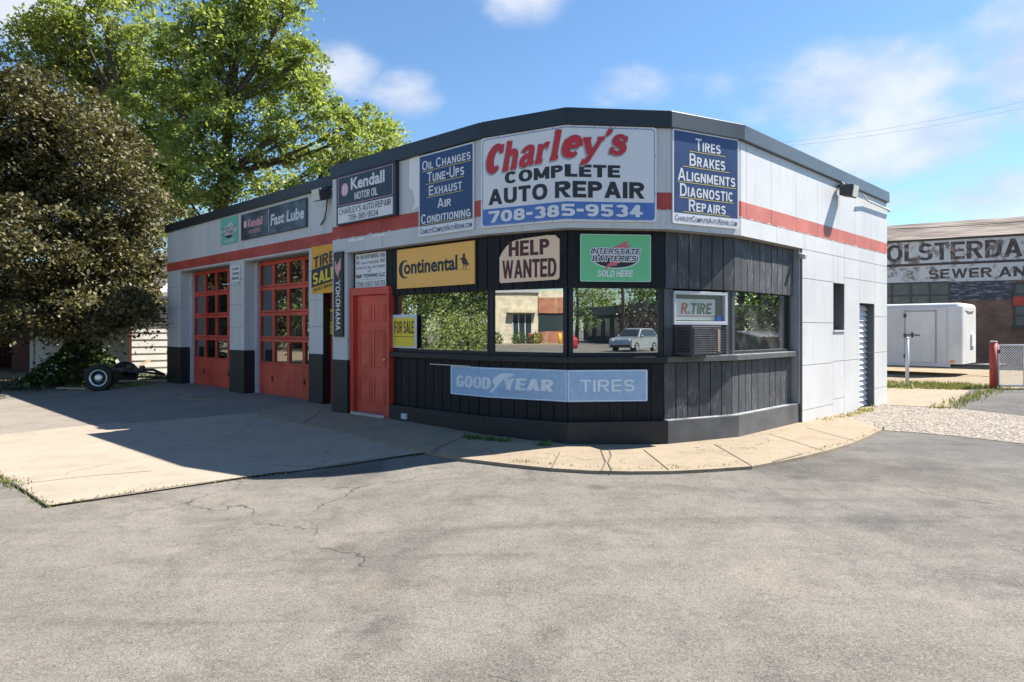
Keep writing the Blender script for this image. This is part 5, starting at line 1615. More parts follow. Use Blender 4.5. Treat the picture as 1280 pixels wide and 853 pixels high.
# bronze maple at the left edge
Yd = 19.0
b0 = at(103, 0, Yd); gx, gy = b0.x, b0.y
trk = [(gx, gy, -.1, .42), (gx - .05, gy, 1.2, .30), (gx + .05, gy + .1, 2.6, .26), (gx - .3, gy, 4.2, .21), (gx - .6, gy, 6.2, .13), (gx - .8, gy, 7.8, .05)]
make_tree('maple_tree', 'dense dark bronze-leaved maple with ivy on its trunk beside the white garage', (gx, gy, 0), trk,
          px_lobes([(52, 118, 45, 34), (20, 150, 60, 50), (100, 165, 52, 48), (140, 215, 44, 44), (60, 210, 70, 55), (-10, 225, 60, 60), (120, 265, 62, 45), (160, 285, 34, 42), (50, 290, 75, 50), (-20, 320, 60, 60),
                    (168, 338, 28, 40), (120, 335, 62, 45), (55, 350, 70, 42), (178, 380, 14, 18), (145, 380, 38, 22), (92, 392, 46, 20), (38, 398, 38, 18), (-30, 390, 50, 32), (-80, 280, 60, 100), (-60, 180, 40, 60)], Yd, 2.6),
          M['leaf_dark'], 150, .128, .24, .10, fill=.25, flat=.40, droop=.9)
# two tall green trees behind the roof
Ya = 31.0
ba = at(168, 0, Ya)
trk = [(ba.x, ba.y, 0, .50), (ba.x + .1, ba.y, 3.5, .40), (ba.x, ba.y, 6.5, .32), (ba.x - .5, ba.y, 9.5, .24), (ba.x - 1.0, ba.y, 12.5, .16), (ba.x - 1.3, ba.y, 15.5, .07)]
make_tree('green_tree', 'tall pale green tree rising directly behind the dark maple', (ba.x, ba.y, 0), trk,
          px_lobes([(92, 12, 28, 26), (55, 52, 40, 20), (100, 55, 42, 30), (140, 30, 34, 22), (150, 75, 40, 28), (35, 78, 26, 16), (175, 50, 24, 20), (190, 130, 40, 30), (150, 140, 40, 34), (205, 180, 34, 30), (175, 205, 36, 36), (215, 240, 24, 28), (190, 270, 30, 30),
                    (110, -30, 50, 26), (170, -10, 20, 14), (100, 100, 50, 34), (30, 120, 40, 30), (185, 90, 32, 26), (170, 165, 40, 26), (70, 30, 30, 22), (125, 100, 40, 26), (200, 225, 30, 24), (222, 205, 26, 24)], Ya, 2.8),
          M['leaf_green2'], 105, .20, .27, .26, fill=.35, twigs=7, flat=.55, droop=.9)
Yb = 28.0
bb = at(262, 0, Yb)
trk = [(bb.x, bb.y, 0, .40), (bb.x + .1, bb.y, 3.5, .33), (bb.x + .3, bb.y, 5.4, .28), (bb.x + .6, bb.y, 8, .22), (bb.x + .9, bb.y, 11, .20), (bb.x + 1.3, bb.y, 15, .08)]
make_tree('green_tree', 'tall yellow-green spreading tree behind the garage roof with limbs showing', (bb.x, bb.y, 0), trk,
          px_lobes([(300, 18, 36, 26), (342, 40, 38, 26), (290, 62, 44, 24), (248, 50, 30, 24), (375, 75, 28, 30), (395, 110, 24, 30), (352, 98, 40, 24), (300, 112, 44, 24), (255, 100, 38, 26), (230, 130, 32, 26), (375, 150, 36, 20), (320, 150, 44, 20), (272, 155, 40, 22),
                    (445, 150, 28, 20), (478, 152, 22, 30), (485, 180, 20, 18), (455, 185, 36, 20), (410, 190, 40, 20), (355, 195, 44, 18), (300, 205, 34, 16), (245, 185, 32, 24), (225, 230, 26, 30), (265, 240, 22, 20), (420, 225, 40, 16), (370, 235, 46, 16),
                    (305, -25, 50, 26), (360, 5, 26, 18), (425, 130, 18, 14), (215, 75, 36, 26), (200, 105, 34, 24), (225, 165, 36, 24), (212, 45, 26, 18), (265, 20, 34, 24), (330, 80, 40, 22), (290, 230, 36, 16), (235, 268, 26, 14)], Yb, 2.7),
          M['leaf_green'], 105, .19, .25, .21, fill=.35, twigs=7, flat=.55, droop=.9)
# ivy on the maple's trunk
def ivy():
    t = thing('ivy', 'dark green ivy climbing the trunk of the bronze maple', 'ivy', (gx, gy, 0))
    n = 3600
    z = rng.uniform(0, 1, n) ** 1.2 * 2.6
    r = .36 + .75 * np.clip(1 - z / .9, 0, 1) ** 1.3 + rng.normal(0, .09, n) + .22 * np.sin(z * 3.1)
    a = rng.uniform(0, 2 * np.pi, n)
    C = np.stack([gx + r * np.cos(a) - .25 * np.clip(.8 - z, 0, 1), gy + r * np.sin(a), z], 1)
    mesh_quads('foliage', leaf_quads(C, .16, .2, .5, .8), M['leaf_ivy'], t)
ivy()

def blades(name, label, spots, h, material, cat='grass', lean=.4):
    """loose blades of grass: one triangle-pair each"""
    n = len(spots)
    P0 = np.array([(x, y, G(x, y) + .004) for x, y in spots])
    a = rng.uniform(0, 2 * np.pi, n); hh = h * rng.uniform(.35, 1.25, n)
    w = (.10 * hh + .004)[:, None]
    side = np.stack([np.cos(a), np.sin(a), np.zeros(n)], 1)
    tip = P0 + np.stack([rng.normal(0, lean, n) * hh, rng.normal(0, lean, n) * hh, hh], 1)
    midp = P0 * .5 + tip * .5 + np.array([0, 0, 1]) * (hh * .08)[:, None]
    V = np.stack([P0 - side * w, P0 + side * w, midp + side * w * .8, tip], 1).reshape(-1, 3)
    o = mesh_quads(name, V, material)
    o['kind'] = 'stuff'; o['label'] = label; o['category'] = cat
    return o
def along(pts, n, w):
    out = []
    seg = [(Vector(a), Vector(b)) for a, b in zip(pts[:-1], pts[1:])]
    L = [(b - a).length for a, b in seg]
    for _ in range(n):
        a, b = random.choices(seg, L)[0]
        p = a.lerp(b, random.random()); out.append((p.x + random.gauss(0, w), p.y + random.gauss(0, w)))
    return out
def inside(poly, n, dens=None):
    xs = [p[0] for p in poly]; ys = [p[1] for p in poly]; out = []
    while len(out) < n:
        x, y = random.uniform(min(xs), max(xs)), random.uniform(min(ys), max(ys)); c = False; j = len(poly) - 1
        for i in range(len(poly)):
            if (poly[i][1] > y) != (poly[j][1] > y) and x < (poly[j][0] - poly[i][0]) * (y - poly[i][1]) / (poly[j][1] - poly[i][1]) + poly[i][0]: c = not c
            j = i
        if c: out.append((x, y))
    return out
def clumpy(pts_fn, k, n, w):
    out = []
    for x, y in pts_fn(k):
        for _ in range(max(1, int(random.expovariate(1) * n))): out.append((x + random.gauss(0, w), y + random.gauss(0, w)))
    return out
sp = along([A_, gp(20, 608), gp(-30, 580)], 300, .035) + along([gp(22, 609), gp(4, 598)], 160, .06) + along([A_, gp(150, 620), gp(230, 609)], 110, .02) + along([gp(230, 609), gp(380, 590), C_], 90, .018)
blades('joint_grass', 'thin grass in the joints along the concrete driveway', sp, .035, M['grass'])
sp = along([gp(645, 581), gp(668, 582)], 130, .04) + along([gp(668, 583), gp(770, 590), gp(845, 590), gp(945, 583)], 190, .02) + along([gp(850, 589), gp(835, 585)], 40, .03) + along([gp(1000, 572), gp(1060, 556), gp(1103, 537)], 260, .03)
blades('kerb_grass', 'tufts of grass along the outer edge of the curved pavement', sp, .045, M['grass'])
sp = []
for px_, py_ in ((583, 547), (591, 548.5), (600, 549), (609, 550), (617, 550.5), (626, 551), (632, 552), (679, 556.5), (682, 557)):
    x, y = gp(px_, py_, .03); sp += [(x + random.gauss(0, .035), y + random.gauss(0, .02) - .02) for _ in range(34)]
blades('wall_weeds', 'low green weeds at the foot of the black base trim', sp, .085, M['leaf_mid'], 'weeds', .7)
wedge = [gp(1008, 531), gp(1038, 524), gp(1100, 506), gp(1085, 514), gp(1045, 528)]
sp = clumpy(lambda k: inside(wedge, k), 34, 14, .06)
dry = leaf_mat('dry_grass', (0.24, 0.20, 0.08), (0.42, 0.36, 0.17), .3)
blades('dry_grass', 'dry grass along the foot of the white side wall', sp, .06, dry)
strip_r = [gp(1100, 486.5), gp(1160, 487), gp(1205, 488), gp(1250, 487), gp(1240, 482), gp(1105, 478)]
sp = clumpy(lambda k: inside(strip_r, k), 210, 15, .10) + along([gp(1188, 508), gp(1215, 497), gp(1240, 490), gp(1262, 487)], 420, .12) + along([gp(1165, 510), gp(1200, 511.5)], 70, .09)
blades('verge_grass', 'rough dry green grass between the gate, the pole and the trailer', sp, .085, M['grass'])
dirt_strip = [gp(-60, 497), gp(60, 490), gp(165, 481), gp(200, 479), (-9.9, 20.5), (-14, 21), (-17, 19)]
sp = clumpy(lambda k: inside(dirt_strip, k), 150, 16, .14)
blades('ground_weeds', 'dark weeds and leaf litter under the bronze maple', sp, .11, M['leaf_ivy'], 'weeds', .8)
sp = along([gp(150, 484), gp(185, 482)], 220, .12)
blades('ground_grass', 'bright sunlit grass patch beside the axle', sp, .09, M['grass'])

# ---------------------------------------------------------------- things on the left: garage, shed, axle, planks
def house():
    ga, gb = gp(40, 471), gp(186, 467)
    f = Frame(ga, gb)
    t = thing('white_garage', 'low white clapboard garage standing behind the bronze maple', 'garage', ((ga[0] + gb[0]) / 2, (ga[1] + gb[1]) / 2, 0))
    mb = MB(); mb.box(f, 0, f.d, -5, -.03, 0, 2.75)
    mb.add([f.pt(0, -.03, 2.75), f.pt(0, -5, 2.75), f.pt(0, -2.5, 4.1)], [(0, 1, 2)]); mb.add([f.pt(f.d, -.03, 2.75), f.pt(f.d, -5, 2.75), f.pt(f.d, -2.5, 4.1)], [(0, 1, 2)])
    for k in range(13):
        z = .12 + k * .2
        mb.hexa([f.pt(1.35, 0.0, z), f.pt(f.d, 0.0, z), f.pt(f.d, -.029, z), f.pt(1.35, -.029, z), f.pt(1.35, -.02, z + .195), f.pt(f.d, -.02, z + .195), f.pt(f.d, -.029, z + .195), f.pt(1.35, -.029, z + .195)])
    obj('wall', mb, M['siding'], t)
    mb = MB(); mb.box(f, .12, 1.30, -.029, .01, .05, 2.1)
    obj('door', mb, M['siding'], t, bevel=.01)
    mb = MB(); mb.hexa([f.pt(-.3, .35, 2.62), f.pt(f.d + .3, .35, 2.62), f.pt(f.d + .3, -2.5, 4.16), f.pt(-.3, -2.5, 4.16), f.pt(-.3, .35, 2.72), f.pt(f.d + .3, .35, 2.72), f.pt(f.d + .3, -2.5, 4.26), f.pt(-.3, -2.5, 4.26)])
    mb.hexa([f.pt(-.3, -2.502, 4.16), f.pt(f.d + .3, -2.502, 4.16), f.pt(f.d + .3, -5.35, 2.62), f.pt(-.3, -5.35, 2.62), f.pt(-.3, -2.502, 4.26), f.pt(f.d + .3, -2.502, 4.26), f.pt(f.d + .3, -5.35, 2.72), f.pt(-.3, -5.35, 2.72)])
    obj('roof', mb, M['shingle'], t)
    mb = MB(); mb.box(f, f.d - 1.9, f.d - 1.3, -.02, .012, .30, .62); obj('crawl_vent', mb, M['s_grey'], t)
    mb = MB(); mb.box(f, -.06, .06, -.03, .02, 0, 2.6); mb.box(f, f.d - .05, f.d + .05, -.03, .02, 0, 2.6); obj('corner_board', mb, M['siding'], t)
    # a lower porch that steps forward into the sun
    p0 = f.pt(f.d - .05, .9, 0); p1 = p0 + Vector((.8, .6, 0)) * 2.6
    g = Frame((p0.x, p0.y), (p1.x, p1.y))
    t2 = thing('white_shed', 'sunlit white clapboard lean-to beside the shop\'s end wall', 'shed', (p0 + p1) / 2)
    mb = MB(); mb.box(g, 0, g.d, -3, -.03, .1, 2.5)
    for k in range(11):
        z = .12 + k * .215
        mb.hexa([g.pt(0, 0.0, z), g.pt(g.d, 0, z), g.pt(g.d, -.029, z), g.pt(0, -.029, z), g.pt(0, -.022, z + .21), g.pt(g.d, -.022, z + .21), g.pt(g.d, -.029, z + .21), g.pt(0, -.029, z + .21)])
    obj('wall', mb, M['siding'], t2)
    obj('roof', MB().hexa([g.pt(-.15, .25, 2.45), g.pt(g.d + .1, .25, 2.45), g.pt(g.d + .1, -3.1, 2.9), g.pt(-.15, -3.1, 2.9), g.pt(-.15, .25, 2.53), g.pt(g.d + .1, .25, 2.53), g.pt(g.d + .1, -3.1, 2.98), g.pt(-.15, -3.1, 2.98)]), M['shingle'], t2)
    obj('corner_board', MB().box(g, -.04, .05, -.04, .012, .1, 2.45), M['shed'], t2)
    # dark red shed at the edge
    q0, q1 = gp(-120, 466), gp(40, 466)
    h = Frame(q0, q1)
    t3 = thing('red_shed', 'dark red open fronted shed in deep shade at the left edge', 'shed', ((q0[0] + q1[0]) / 2, (q0[1] + q1[1]) / 2, 0))
    mb = MB(); mb.box(h, 0, .15, -4, 0, 0, 2.9); mb.box(h, h.d - .7, h.d - .02, -4, 0, 0, 2.9); mb.box(h, .15, h.d - .7, -4, -3.8, 0, 2.9); mb.box(h, .15, h.d - .7, -.15, 0, 2.2, 2.9)
    obj('wall', mb, M['shed'], t3)
    obj('roof', MB().box(h, -.2, h.d + .2, -4.2, .4, 2.9, 3.05), M['shingle'], t3)
house()

def wheel(parent, c, axis, r, w, rim_r=.62):
    """tyre with a rounded shoulder, dished rim and nuts"""
    ty = obj('wheel', MB().lathe(c, axis, [(-w / 2, r * .70), (-w / 2, r * .93), (-w * .36, r), (w * .36, r), (w / 2, r * .93), (w / 2, r * rim_r), (w * .38, r * rim_r)], 32), M['tyre'], parent, True)
    obj('rim', MB().lathe(c, axis, [(w * .25, r * rim_r * .99), (w * .50, r * rim_r * 1.02), (w * .52, r * rim_r * .93), (w * .30, r * rim_r * .80), (w * .34, r * .30), (w * .44, r * .26), (w * .47, r * .14)], 28), M['chrome'], ty, True)
    a = Vector(axis).normalized(); x = a.cross(Vector((0, 0, 1))).normalized(); z = x.cross(a)
    h = MB()
    for k in range(8):
        an = 2 * math.pi * k / 8
        h.lathe(Vector(c) + (x * math.cos(an) + z * math.sin(an)) * r * .44, axis, [(w * .30, r * .075), (w * .335, r * .075)], 10)
    obj('rim_holes', h, M['s_black'], ty)
    return ty
def dolly():
    x, y = gp(125, 489)
    ax = Vector((.16, -1, 0)).normalized(); z0 = G(x, y) + .33
    t = thing('axle_dolly', 'bare trailer axle with a chrome-rimmed wheel lying beside the ivy trunk', 'axle', (x, y, z0 - .33))
    c = Vector((x, y, z0))
    wheel(t, c, ax, .335, .22)
    wheel(t, c - ax * 1.5, -ax, .335, .22)
    m = MB(); m.tube([c + ax * .05, c - ax * 1.55], .045, 10); obj('axle_tube', m, M['rust'], t, True)
    s = MB()
    r = Vector((-ax.y, ax.x, 0))
    for k in (.35, 1.15):
        b = c - ax * k
        s.tube([b - r * .45 + Vector((0, 0, .16)), b - r * .2 + Vector((0, 0, .08)), b + Vector((0, 0, .06)), b + r * .2 + Vector((0, 0, .08)), b + r * .45 + Vector((0, 0, .16))], .03, 6)
    obj('leaf_spring', s, M['rust'], t, True)
    fmb = MB()
    for k in (.35, 1.15):
        b = c - ax * k
        fmb.tube([b - r * .5 + Vector((0, 0, .18)), b + r * .85 + Vector((0, 0, .12))], .04, 6)
    fmb.tube([c - ax * .3 + r * .6 + Vector((0, 0, .14)), c - ax * 1.2 + r * .6 + Vector((0, 0, .14))], .035, 6)
    fmb.tube([c - ax * .35 + r * .85 + Vector((0, 0, .12)), c - ax * .75 + r * 1.25 + Vector((0, 0, .02)), c - ax * 1.15 + r * .85 + Vector((0, 0, .12))], .035, 6)
    obj('frame', fmb, M['dkgrey'], t, True)
    hb = MB()
    for k, (dr, dz, s_) in enumerate(((.42, .22, .07), (.55, .30, .06), (.66, .20, .08), (.78, .27, .05))):
        hb.lathe(c - ax * (.25 + .1 * k) + r * dr + Vector((0, 0, dz - .05)), (r.x + .3 * k, r.y, .3), [(-.06, s_ * .6), (-.04, s_), (.05, s_), (.07, s_ * .5)], 10)
    obj('coupling', hb, M['rust'], t, True)
dolly()
PL = []
def plank(px, py, ln, ang, w, label, lift=.0, tilt=0.0):
    x, y = gp(px, py)
    d = Vector((math.cos(ang), math.sin(ang), tilt)); s = Vector((-d.y, d.x, 0)).normalized() * w / 2; z = G(x, y) + .02 + lift
    a = Vector((x, y, z)) - d * ln / 2; b = a + d * ln; h = Vector((0, 0, .045))
    o = obj('plank', MB().hexa([a - s, b - s, b + s, a + s, a - s + h, b - s + h, b + s + h, a + s + h]), M['plank'])
    tag(o, label, 'plank')
plank(188, 478, 1.5, .25, .14, 'pale plank lying flat nearest the shop end wall')
plank(178, 475.5, 1.3, .6, .12, 'plank crossing behind the pale plank by the end wall', .05)
plank(92, 487.5, .9, -.2, .16, 'short rotting board on the dirt before the ivy trunk')
plank(168, 474, 1.0, 1.2, .10, 'tilted plank leaning up behind the axle', .25, .45)

# ---------------------------------------------------------------- things on the right: brick building, trailer, pole, gate, wires
def brick_building():
    o_ = Vector((20.6, 27.0)); d_ = Vector((.864, -.503))
    p, q = o_ - d_ * 15, o_ + d_ * 12
    f = Frame(p, q)
    t = thing('brick_building', 'long old brick warehouse with flaking painted sign bands behind the trailer', 'building', ((p + q) / 2).to_3d())
    obj('wall', MB().box(f, 0, f.d, -14, 0, -.05, 5.4), M['oldbrick'], t)
    def Zp(px, py): return f.z(px, py)
    zb0, zb1 = Zp(1190, 328), Zp(1190, 300)
    zs0, zs1 = Zp(1190, 352.5), Zp(1190, 331)
    mb = MB(); mb.box(f, .0, f.d, .002, .06, zb0, zb1); obj('sign_band', mb, M['flaking'], t)
    mb = MB(); mb.box(f, .0, f.d, .002, .04, zs0, zs1); obj('sign_band', mb, M['flaking'], t)
    mb = MB(); mb.box(f, 0, f.d, .003, .09, zb0 - .06, zb0 - .004); mb.box(f, 0, f.d, .003, .12, zb1 + .002, zb1 + .07); obj('ledge', mb, M['dkgrey'], t)
    zr = Zp(1190, 274)
    mb = MB()
    n = 9
    for k in range(n):                                     # lapped weathered boards of the overhanging roof edge
        za, zb_2 = zb1 + .075 + (zr - zb1 - .075) * k / n, zb1 + .075 + (zr - zb1 - .075) * (k + 1) / n
        oa, ob = .22 - .10 * k, .22 - .10 * (k + 1) + .03
        mb.hexa([f.pt(0, oa, za), f.pt(f.d, oa, za), f.pt(f.d, -1.2, za), f.pt(0, -1.2, za), f.pt(0, ob - .03, zb_2 - .004), f.pt(f.d, ob - .03, zb_2 - .004), f.pt(f.d, -1.2, zb_2 - .004), f.pt(0, -1.2, zb_2 - .004)])
    obj('roof_edge', mb, M['woodroof'], t)
    def band(name, m2, o, z0, z1, material):
        layered(m2, Flat(f, 0, f.d, o, z0, z1), t, material, 0.0, name)
    A = lambda px: f.u(px) / f.d
    band('lettering', block2('OLSTERDA', (A(1108), .12, A(1278), .90), st=.26, bt=.17, gap=.10), .064, zb0, zb1, M['flakletter'])
    band('lettering', block2('SEWER AN', (A(1161), .20, A(1282), .76), st=.24, bt=.20, gap=.14), .044, zs0, zs1, M['flakletter'])
    # brick pier painted dark, windows with thin bars either side
    mb = MB(); mb.box(f, f.u(1188), f.u(1266), .002, .022, Zp(1190, 376), zs0 - .01); obj('painted_patch', mb, M['blotch'], t)
    def win(pa, pb, yt, yb, cols, rows, tagred=False):
        u0_, u1_ = f.u(pa), f.u(pb); zt, zb2 = Zp((pa + pb) / 2, yt), Zp((pa + pb) / 2, yb)
        m = MB()
        for k in range(cols + 1):
            u = u0_ + (u1_ - u0_) * k / cols; m.box(f, u - .035, u + .035, .012, .05, zb2, zt)
        for k in range(rows + 1):
            z = zb2 + (zt - zb2) * k / rows; m.box(f, u0_ + .036, u1_ - .036, .014, .048, z - .03, z + .03)
        w_ = obj('window', m, M['dkgrey'], t)
        obj('pane', MB().box(f, u0_, u1_, .003, .010, zb2, zt), M['oldglass'], w_)
        obj('sill', MB().box(f, u0_ - .1, u1_ + .1, .052, .15, zb2 - .12, zb2 - .01), M['dkgrey'], w_)
    win(1092, 1187, 354, 401, 4, 3)
    win(1268, 1330, 354, 408, 3, 4)
    mb = MB(); mb.box(f, f.u(1266), f.u(1332), .055, .08, Zp(1275, 382), Zp(1275, 371)); obj('red_board', mb, M['rusty_red'], t)
brick_building()

def trailer():
    cx, cy = (1202 - 640) / FPX * 21.0, 21.0
    d = Vector((.705, -.709)).normalized()
    f = Frame(Vector((cx, cy)) - d * 7, (cx, cy))
    t = thing('box_trailer', 'white box trailer with rounded corners and a side door, parked on the grass', 'trailer', f.pt(3.5, -1.1, 0))
    W_, Ln, r = 2.25, 7.0, .26
    z0, z1 = .40, 2.34
    plan = [(0, 0)] + [(Ln - r + r * math.sin(R(a)), -r + r * math.cos(R(a))) for a in range(0, 91, 15)] + [(Ln - r + r * math.cos(R(a)), -W_ + r - r * math.sin(R(a))) for a in range(0, 91, 15)] + [(0, -W_)]
    def ring(z, ins):
        cu, co = Ln / 2, -W_ / 2
        return [f.pt(cu + (u - cu) * (1 - ins / (Ln / 2)), co + (o - co) * (1 - ins / (W_ / 2)), z) for u, o in plan]
    mb = MB(); n = len(plan)
    rings = [ring(z0, 0), ring(z1 - .12, 0), ring(z1 - .04, .03), ring(z1, .11), ring(z1 + .012, .4)]
    V = [p for r_ in rings for p in r_]
    F = [(k * n + i, k * n + (i + 1) % n, (k + 1) * n + (i + 1) % n, (k + 1) * n + i) for k in range(len(rings) - 1) for i in range(n)] + [tuple(range(n - 1, -1, -1)), tuple((len(rings) - 1) * n + i for i in range(n))]
    mb.add(V, F)
    obj('body', mb, M['trailer'], t)
    ud0, ud1 = f.u(1132), f.u(1169)
    m = MB()
    for k in range(17):
        z = z0 + .12 + k * .098
        for a, b in ((.1, ud0 - .1), (ud1 + .1, Ln - .42)):
            m.box(f, a, b, .0, .014, z, z + .022)
    obj('side_ribs', m, M['trailer'], t)
    m = MB(); m.box(f, .05, Ln - .3, .001, .03, z0 - .09, z0 + .03); m.box(f, Ln - .40, Ln - .37, .001, .016, z0 + .03, z1 - .14); m.box(f, .02, Ln - .4, .001, .012, z1 - .16, z1 - .125)
    obj('bottom_rail', m, M['alu'], t)
    m = MB(); m.box(f, ud0, ud1, .002, .02, z0 + .04, z1 - .26)
    dr = obj('door', m, M['trailer'], t, bevel=.006)
    m = MB(); w = .035
    m.box(f, ud0 - w, ud0 - .004, .002, .03, z0 + .035, z1 - .22); m.box(f, ud1 + .004, ud1 + w, .002, .03, z0 + .035, z1 - .22); m.box(f, ud0 - w, ud1 + w, .002, .03, z1 - .255, z1 - .222)
    obj('door_frame', m, M['s_grey'], t)
    m = MB()
    for z in (.62, 1.3, 1.95): obj('hinge', MB().box(f, ud0 - .05, ud0 + .03, .031, .045, z - .06, z + .06), M['dkgrey'], dr)
    m = MB(); m.tube([f.pt(ud0 + .06, .05, 1.32), f.pt(ud0 + .42, .05, 1.31)], .018, 6); m.tube([f.pt(ud0 + .2, .025, 1.24), f.pt(ud0 + .2, .06, 1.40)], .025, 6); obj('handle', m, M['dkgrey'], dr, True)
    m = MB(); m.box(f, f.u(1187), f.u(1193.5), .007, .02, z0 + .05, z0 + .12); obj('marker_light', m, M['amberlamp'], t)
    m = MB(); m.hexa([f.pt(Ln + .001, -1.25, .95), f.pt(Ln + .05, -1.25, .95), f.pt(Ln + .05, -1.7, .95), f.pt(Ln + .001, -1.7, .95), f.pt(Ln + .001, -1.25, 1.35), f.pt(Ln + .05, -1.25, 1.35), f.pt(Ln + .05, -1.7, 1.35), f.pt(Ln + .001, -1.7, 1.35)]); obj('plate', m, M['s_white'], t)
    m = MB(); m.tube([f.pt(Ln - .25, -.02, z1 - .25), f.pt(Ln - .02, -.3, z1 - .22), f.pt(Ln + .02, -.9, z1 - .28), f.pt(Ln + .02, -1.6, z1 - .25)], .013, 5); obj('cable', m, M['cable'], t, True)
    m = MB(); m.tube([f.pt(Ln - .4, -.5, z0 - .06), f.pt(Ln + .95, -W_ / 2, z0 - .02)], .045, 6); m.tube([f.pt(Ln - .4, -W_ + .5, z0 - .06), f.pt(Ln + .95, -W_ / 2, z0 - .02)], .045, 6); m.tube([f.pt(Ln + .6, -W_ / 2, -.0), f.pt(Ln + .6, -W_ / 2, .55)], .035, 6)
    obj('tongue', m, M['dkgrey'], t, True)
    m = MB(); m.box(f, .3, Ln - .5, -.5, -.4, z0 - .12, z0 - .001); m.box(f, .3, Ln - .5, -W_ + .4, -W_ + .5, z0 - .12, z0 - .001); obj('chassis', m, M['dkgrey'], t)
    ax = (f.n.x, f.n.y, 0)
    for u in (2.2, 2.95):
        wheel(t, f.pt(u, -.12, .33), ax, .33, .2); wheel(t, f.pt(u, -W_ + .12, .33), tuple(-k for k in ax), .33, .2)
trailer()
x, y = gp(1134, 483.5)
t = thing('steel_post', 'slim pale steel post standing in the grass before the trailer', 'post', (x, y, 0))
obj('pole', MB().tube([(x, y, -.1), (x, y, 1.26)], .045, 10), M['alu'], t, True)
obj('cap', MB().lathe((x, y, 1.26), (0, 0, 1), [(0, .05), (.02, .05), (.035, .03)], 10), M['metal'], t, True)
x, y = gp(1241.8, 485.8)
t = thing('gate_post', 'thick red gate post beside the chain link gate', 'post', (x, y, 0))
obj('pole', MB().tube([(x, y, -.1), (x, y, 1.17)], .085, 14), M['rusty_red'], t, True)
obj('cap', MB().lathe((x, y, 1.17), (0, 0, 1), [(0, .09), (.02, .09), (.04, .06)], 14), M['flaking'], t, True)
def gate(x, y):
    f = Frame((x + .11, y - .02), (x + 2.6, y - .25))
    t = thing('mesh_gate', 'white framed chain link gate hung on the red post', 'gate', f.pt(1.2, 0, 0))
    z0, z1 = .07, 1.10
    m = MB()
    for a, b in (((0, z0), (f.d, z0)), ((0, z1), (f.d, z1)), ((0, z0), (0, z1)), ((f.d, z0), (f.d, z1)), ((.62, z0), (.62, z1)), ((1.7, z0), (1.7, z1))):
        m.tube([f.pt(a[0], 0, a[1]), f.pt(b[0], 0, b[1])], .024, 8)
    obj('frame', m, M['white_wire'], t, True)
    m = MB(); s = .062
    H_ = z1 - z0
    k = -H_
    while k < f.d:
        for sg in (1, -1):
            a0 = max(0, k); a1 = min(f.d, k + H_)
            if a1 - a0 < .03: continue
            za, zb_ = (z0 + a0 - k, z0 + a1 - k) if sg > 0 else (z1 - (a0 - k), z1 - (a1 - k))
            m.tube([f.pt(a0, .004 * sg, za), f.pt(a1, .004 * sg, zb_)], .0052, 3, False)
        k += s
    obj('chain_link', m, M['white_wire'], t)
    m = MB(); m.box(f, -.1, .03, -.03, .03, z1 - .20, z1 - .12); obj('hinge', m, M['dkgrey'], t)
    m = MB(); m.lathe(f.pt(.98, .03, .72), (f.n.x, f.n.y, 0), [(0, .12), (.02, .12)], 14); obj('reflector', m, M['s_black'], t)
gate(x, y)
def wire(p0, p1, sag, r, label):
    p0, p1 = Vector(p0), Vector(p1); pts = []
    for k in range(25):
        q = k / 24; pts.append(p0.lerp(p1, q) - Vector((0, 0, sag * 4 * q * (1 - q))))
    tag(obj('overhead_wire', MB().tube(pts, r, 5), M['cable'], None, True), label, 'wire')
wire(at(1500, 70, 40), at(880, 186, 52), 1.0, .006, 'uppermost thin overhead wire crossing the sky right of the shop')
wire(at(1500, 80, 40), at(880, 190, 52), 1.0, .006, 'lower of the two thin overhead wires across the right-hand clouds')
wire(at(1450, 255, 26.0), at(1060, 287, 28.2), .25, .014, 'service wire hanging before the weathered roof edge of the warehouse')

# ---------------------------------------------------------------- across the street: what the shop windows mirror
def mir(f, o, px, py, D):
    v = Vector(((px - 640) / FPX * D, D, EYE + (HORIZON - py) / FPX * D))
    k = (v.x - (f.p.x + f.n.x * o)) * f.n.x + (v.y - (f.p.y + f.n.y * o)) * f.n.y
    return Vector((v.x - 2 * k * f.n.x, v.y - 2 * k * f.n.y, v.z))
def simple_tree(name, label, p, h, w, lmat, n=9, per=34, group=None, low=.30, leaf=.34, cat='tree'):
    trk = [(p.x, p.y, -.1, .05 * w), (p.x + .1, p.y, h * .3, .04 * w), (p.x, p.y + .1, h * .6, .025 * w), (p.x, p.y, h * .9, .01 * w)]
    lobes = []
    for k in range(n):
        a = 2.4 * k; q = (k + .5) / n
        rr = w * .5 * math.sin(math.pi * (.25 + .6 * q)) * .62
        lobes.append((Vector((p.x + rr * math.cos(a), p.y + rr * math.sin(a), h * (low + (.86 - low) * q))), (w * .27, w * .27, h * .15)))
    make_tree(name, label, (p.x, p.y, 0), trk, lobes, lmat, per, leaf, .5, .9, group, twigs=2, cat=cat)
IW = IN_W
GA = 'trees across the street'
for k, (px_, D, h, w) in enumerate(((492, 50, 9, 9), (528, 62, 11, 9), (556, 58, 10, 9), (592, 54, 10, 9), (625, 60, 10, 9))):
    p = mir(FA, IW, px_, 412, D); simple_tree('street_tree', ('leafy green tree mirrored in the first shop window, ' + ('nearest the red door', 'second from the red door', 'in the middle of the pane', 'behind the round bush', 'nearest the cream building')[k]), p, h, w, M['leaf_mid' if k % 2 else 'leaf_green'], 11, 30, GA, .40 if k < 2 else .2)
p = mir(FA, IW, 582, 412, 33); simple_tree('round_bush', 'big round green bush mirrored at the right of the first shop window', p, 2.5, 4.2, M['leaf_green'], 12, 60, None, .12, .16, 'bush')
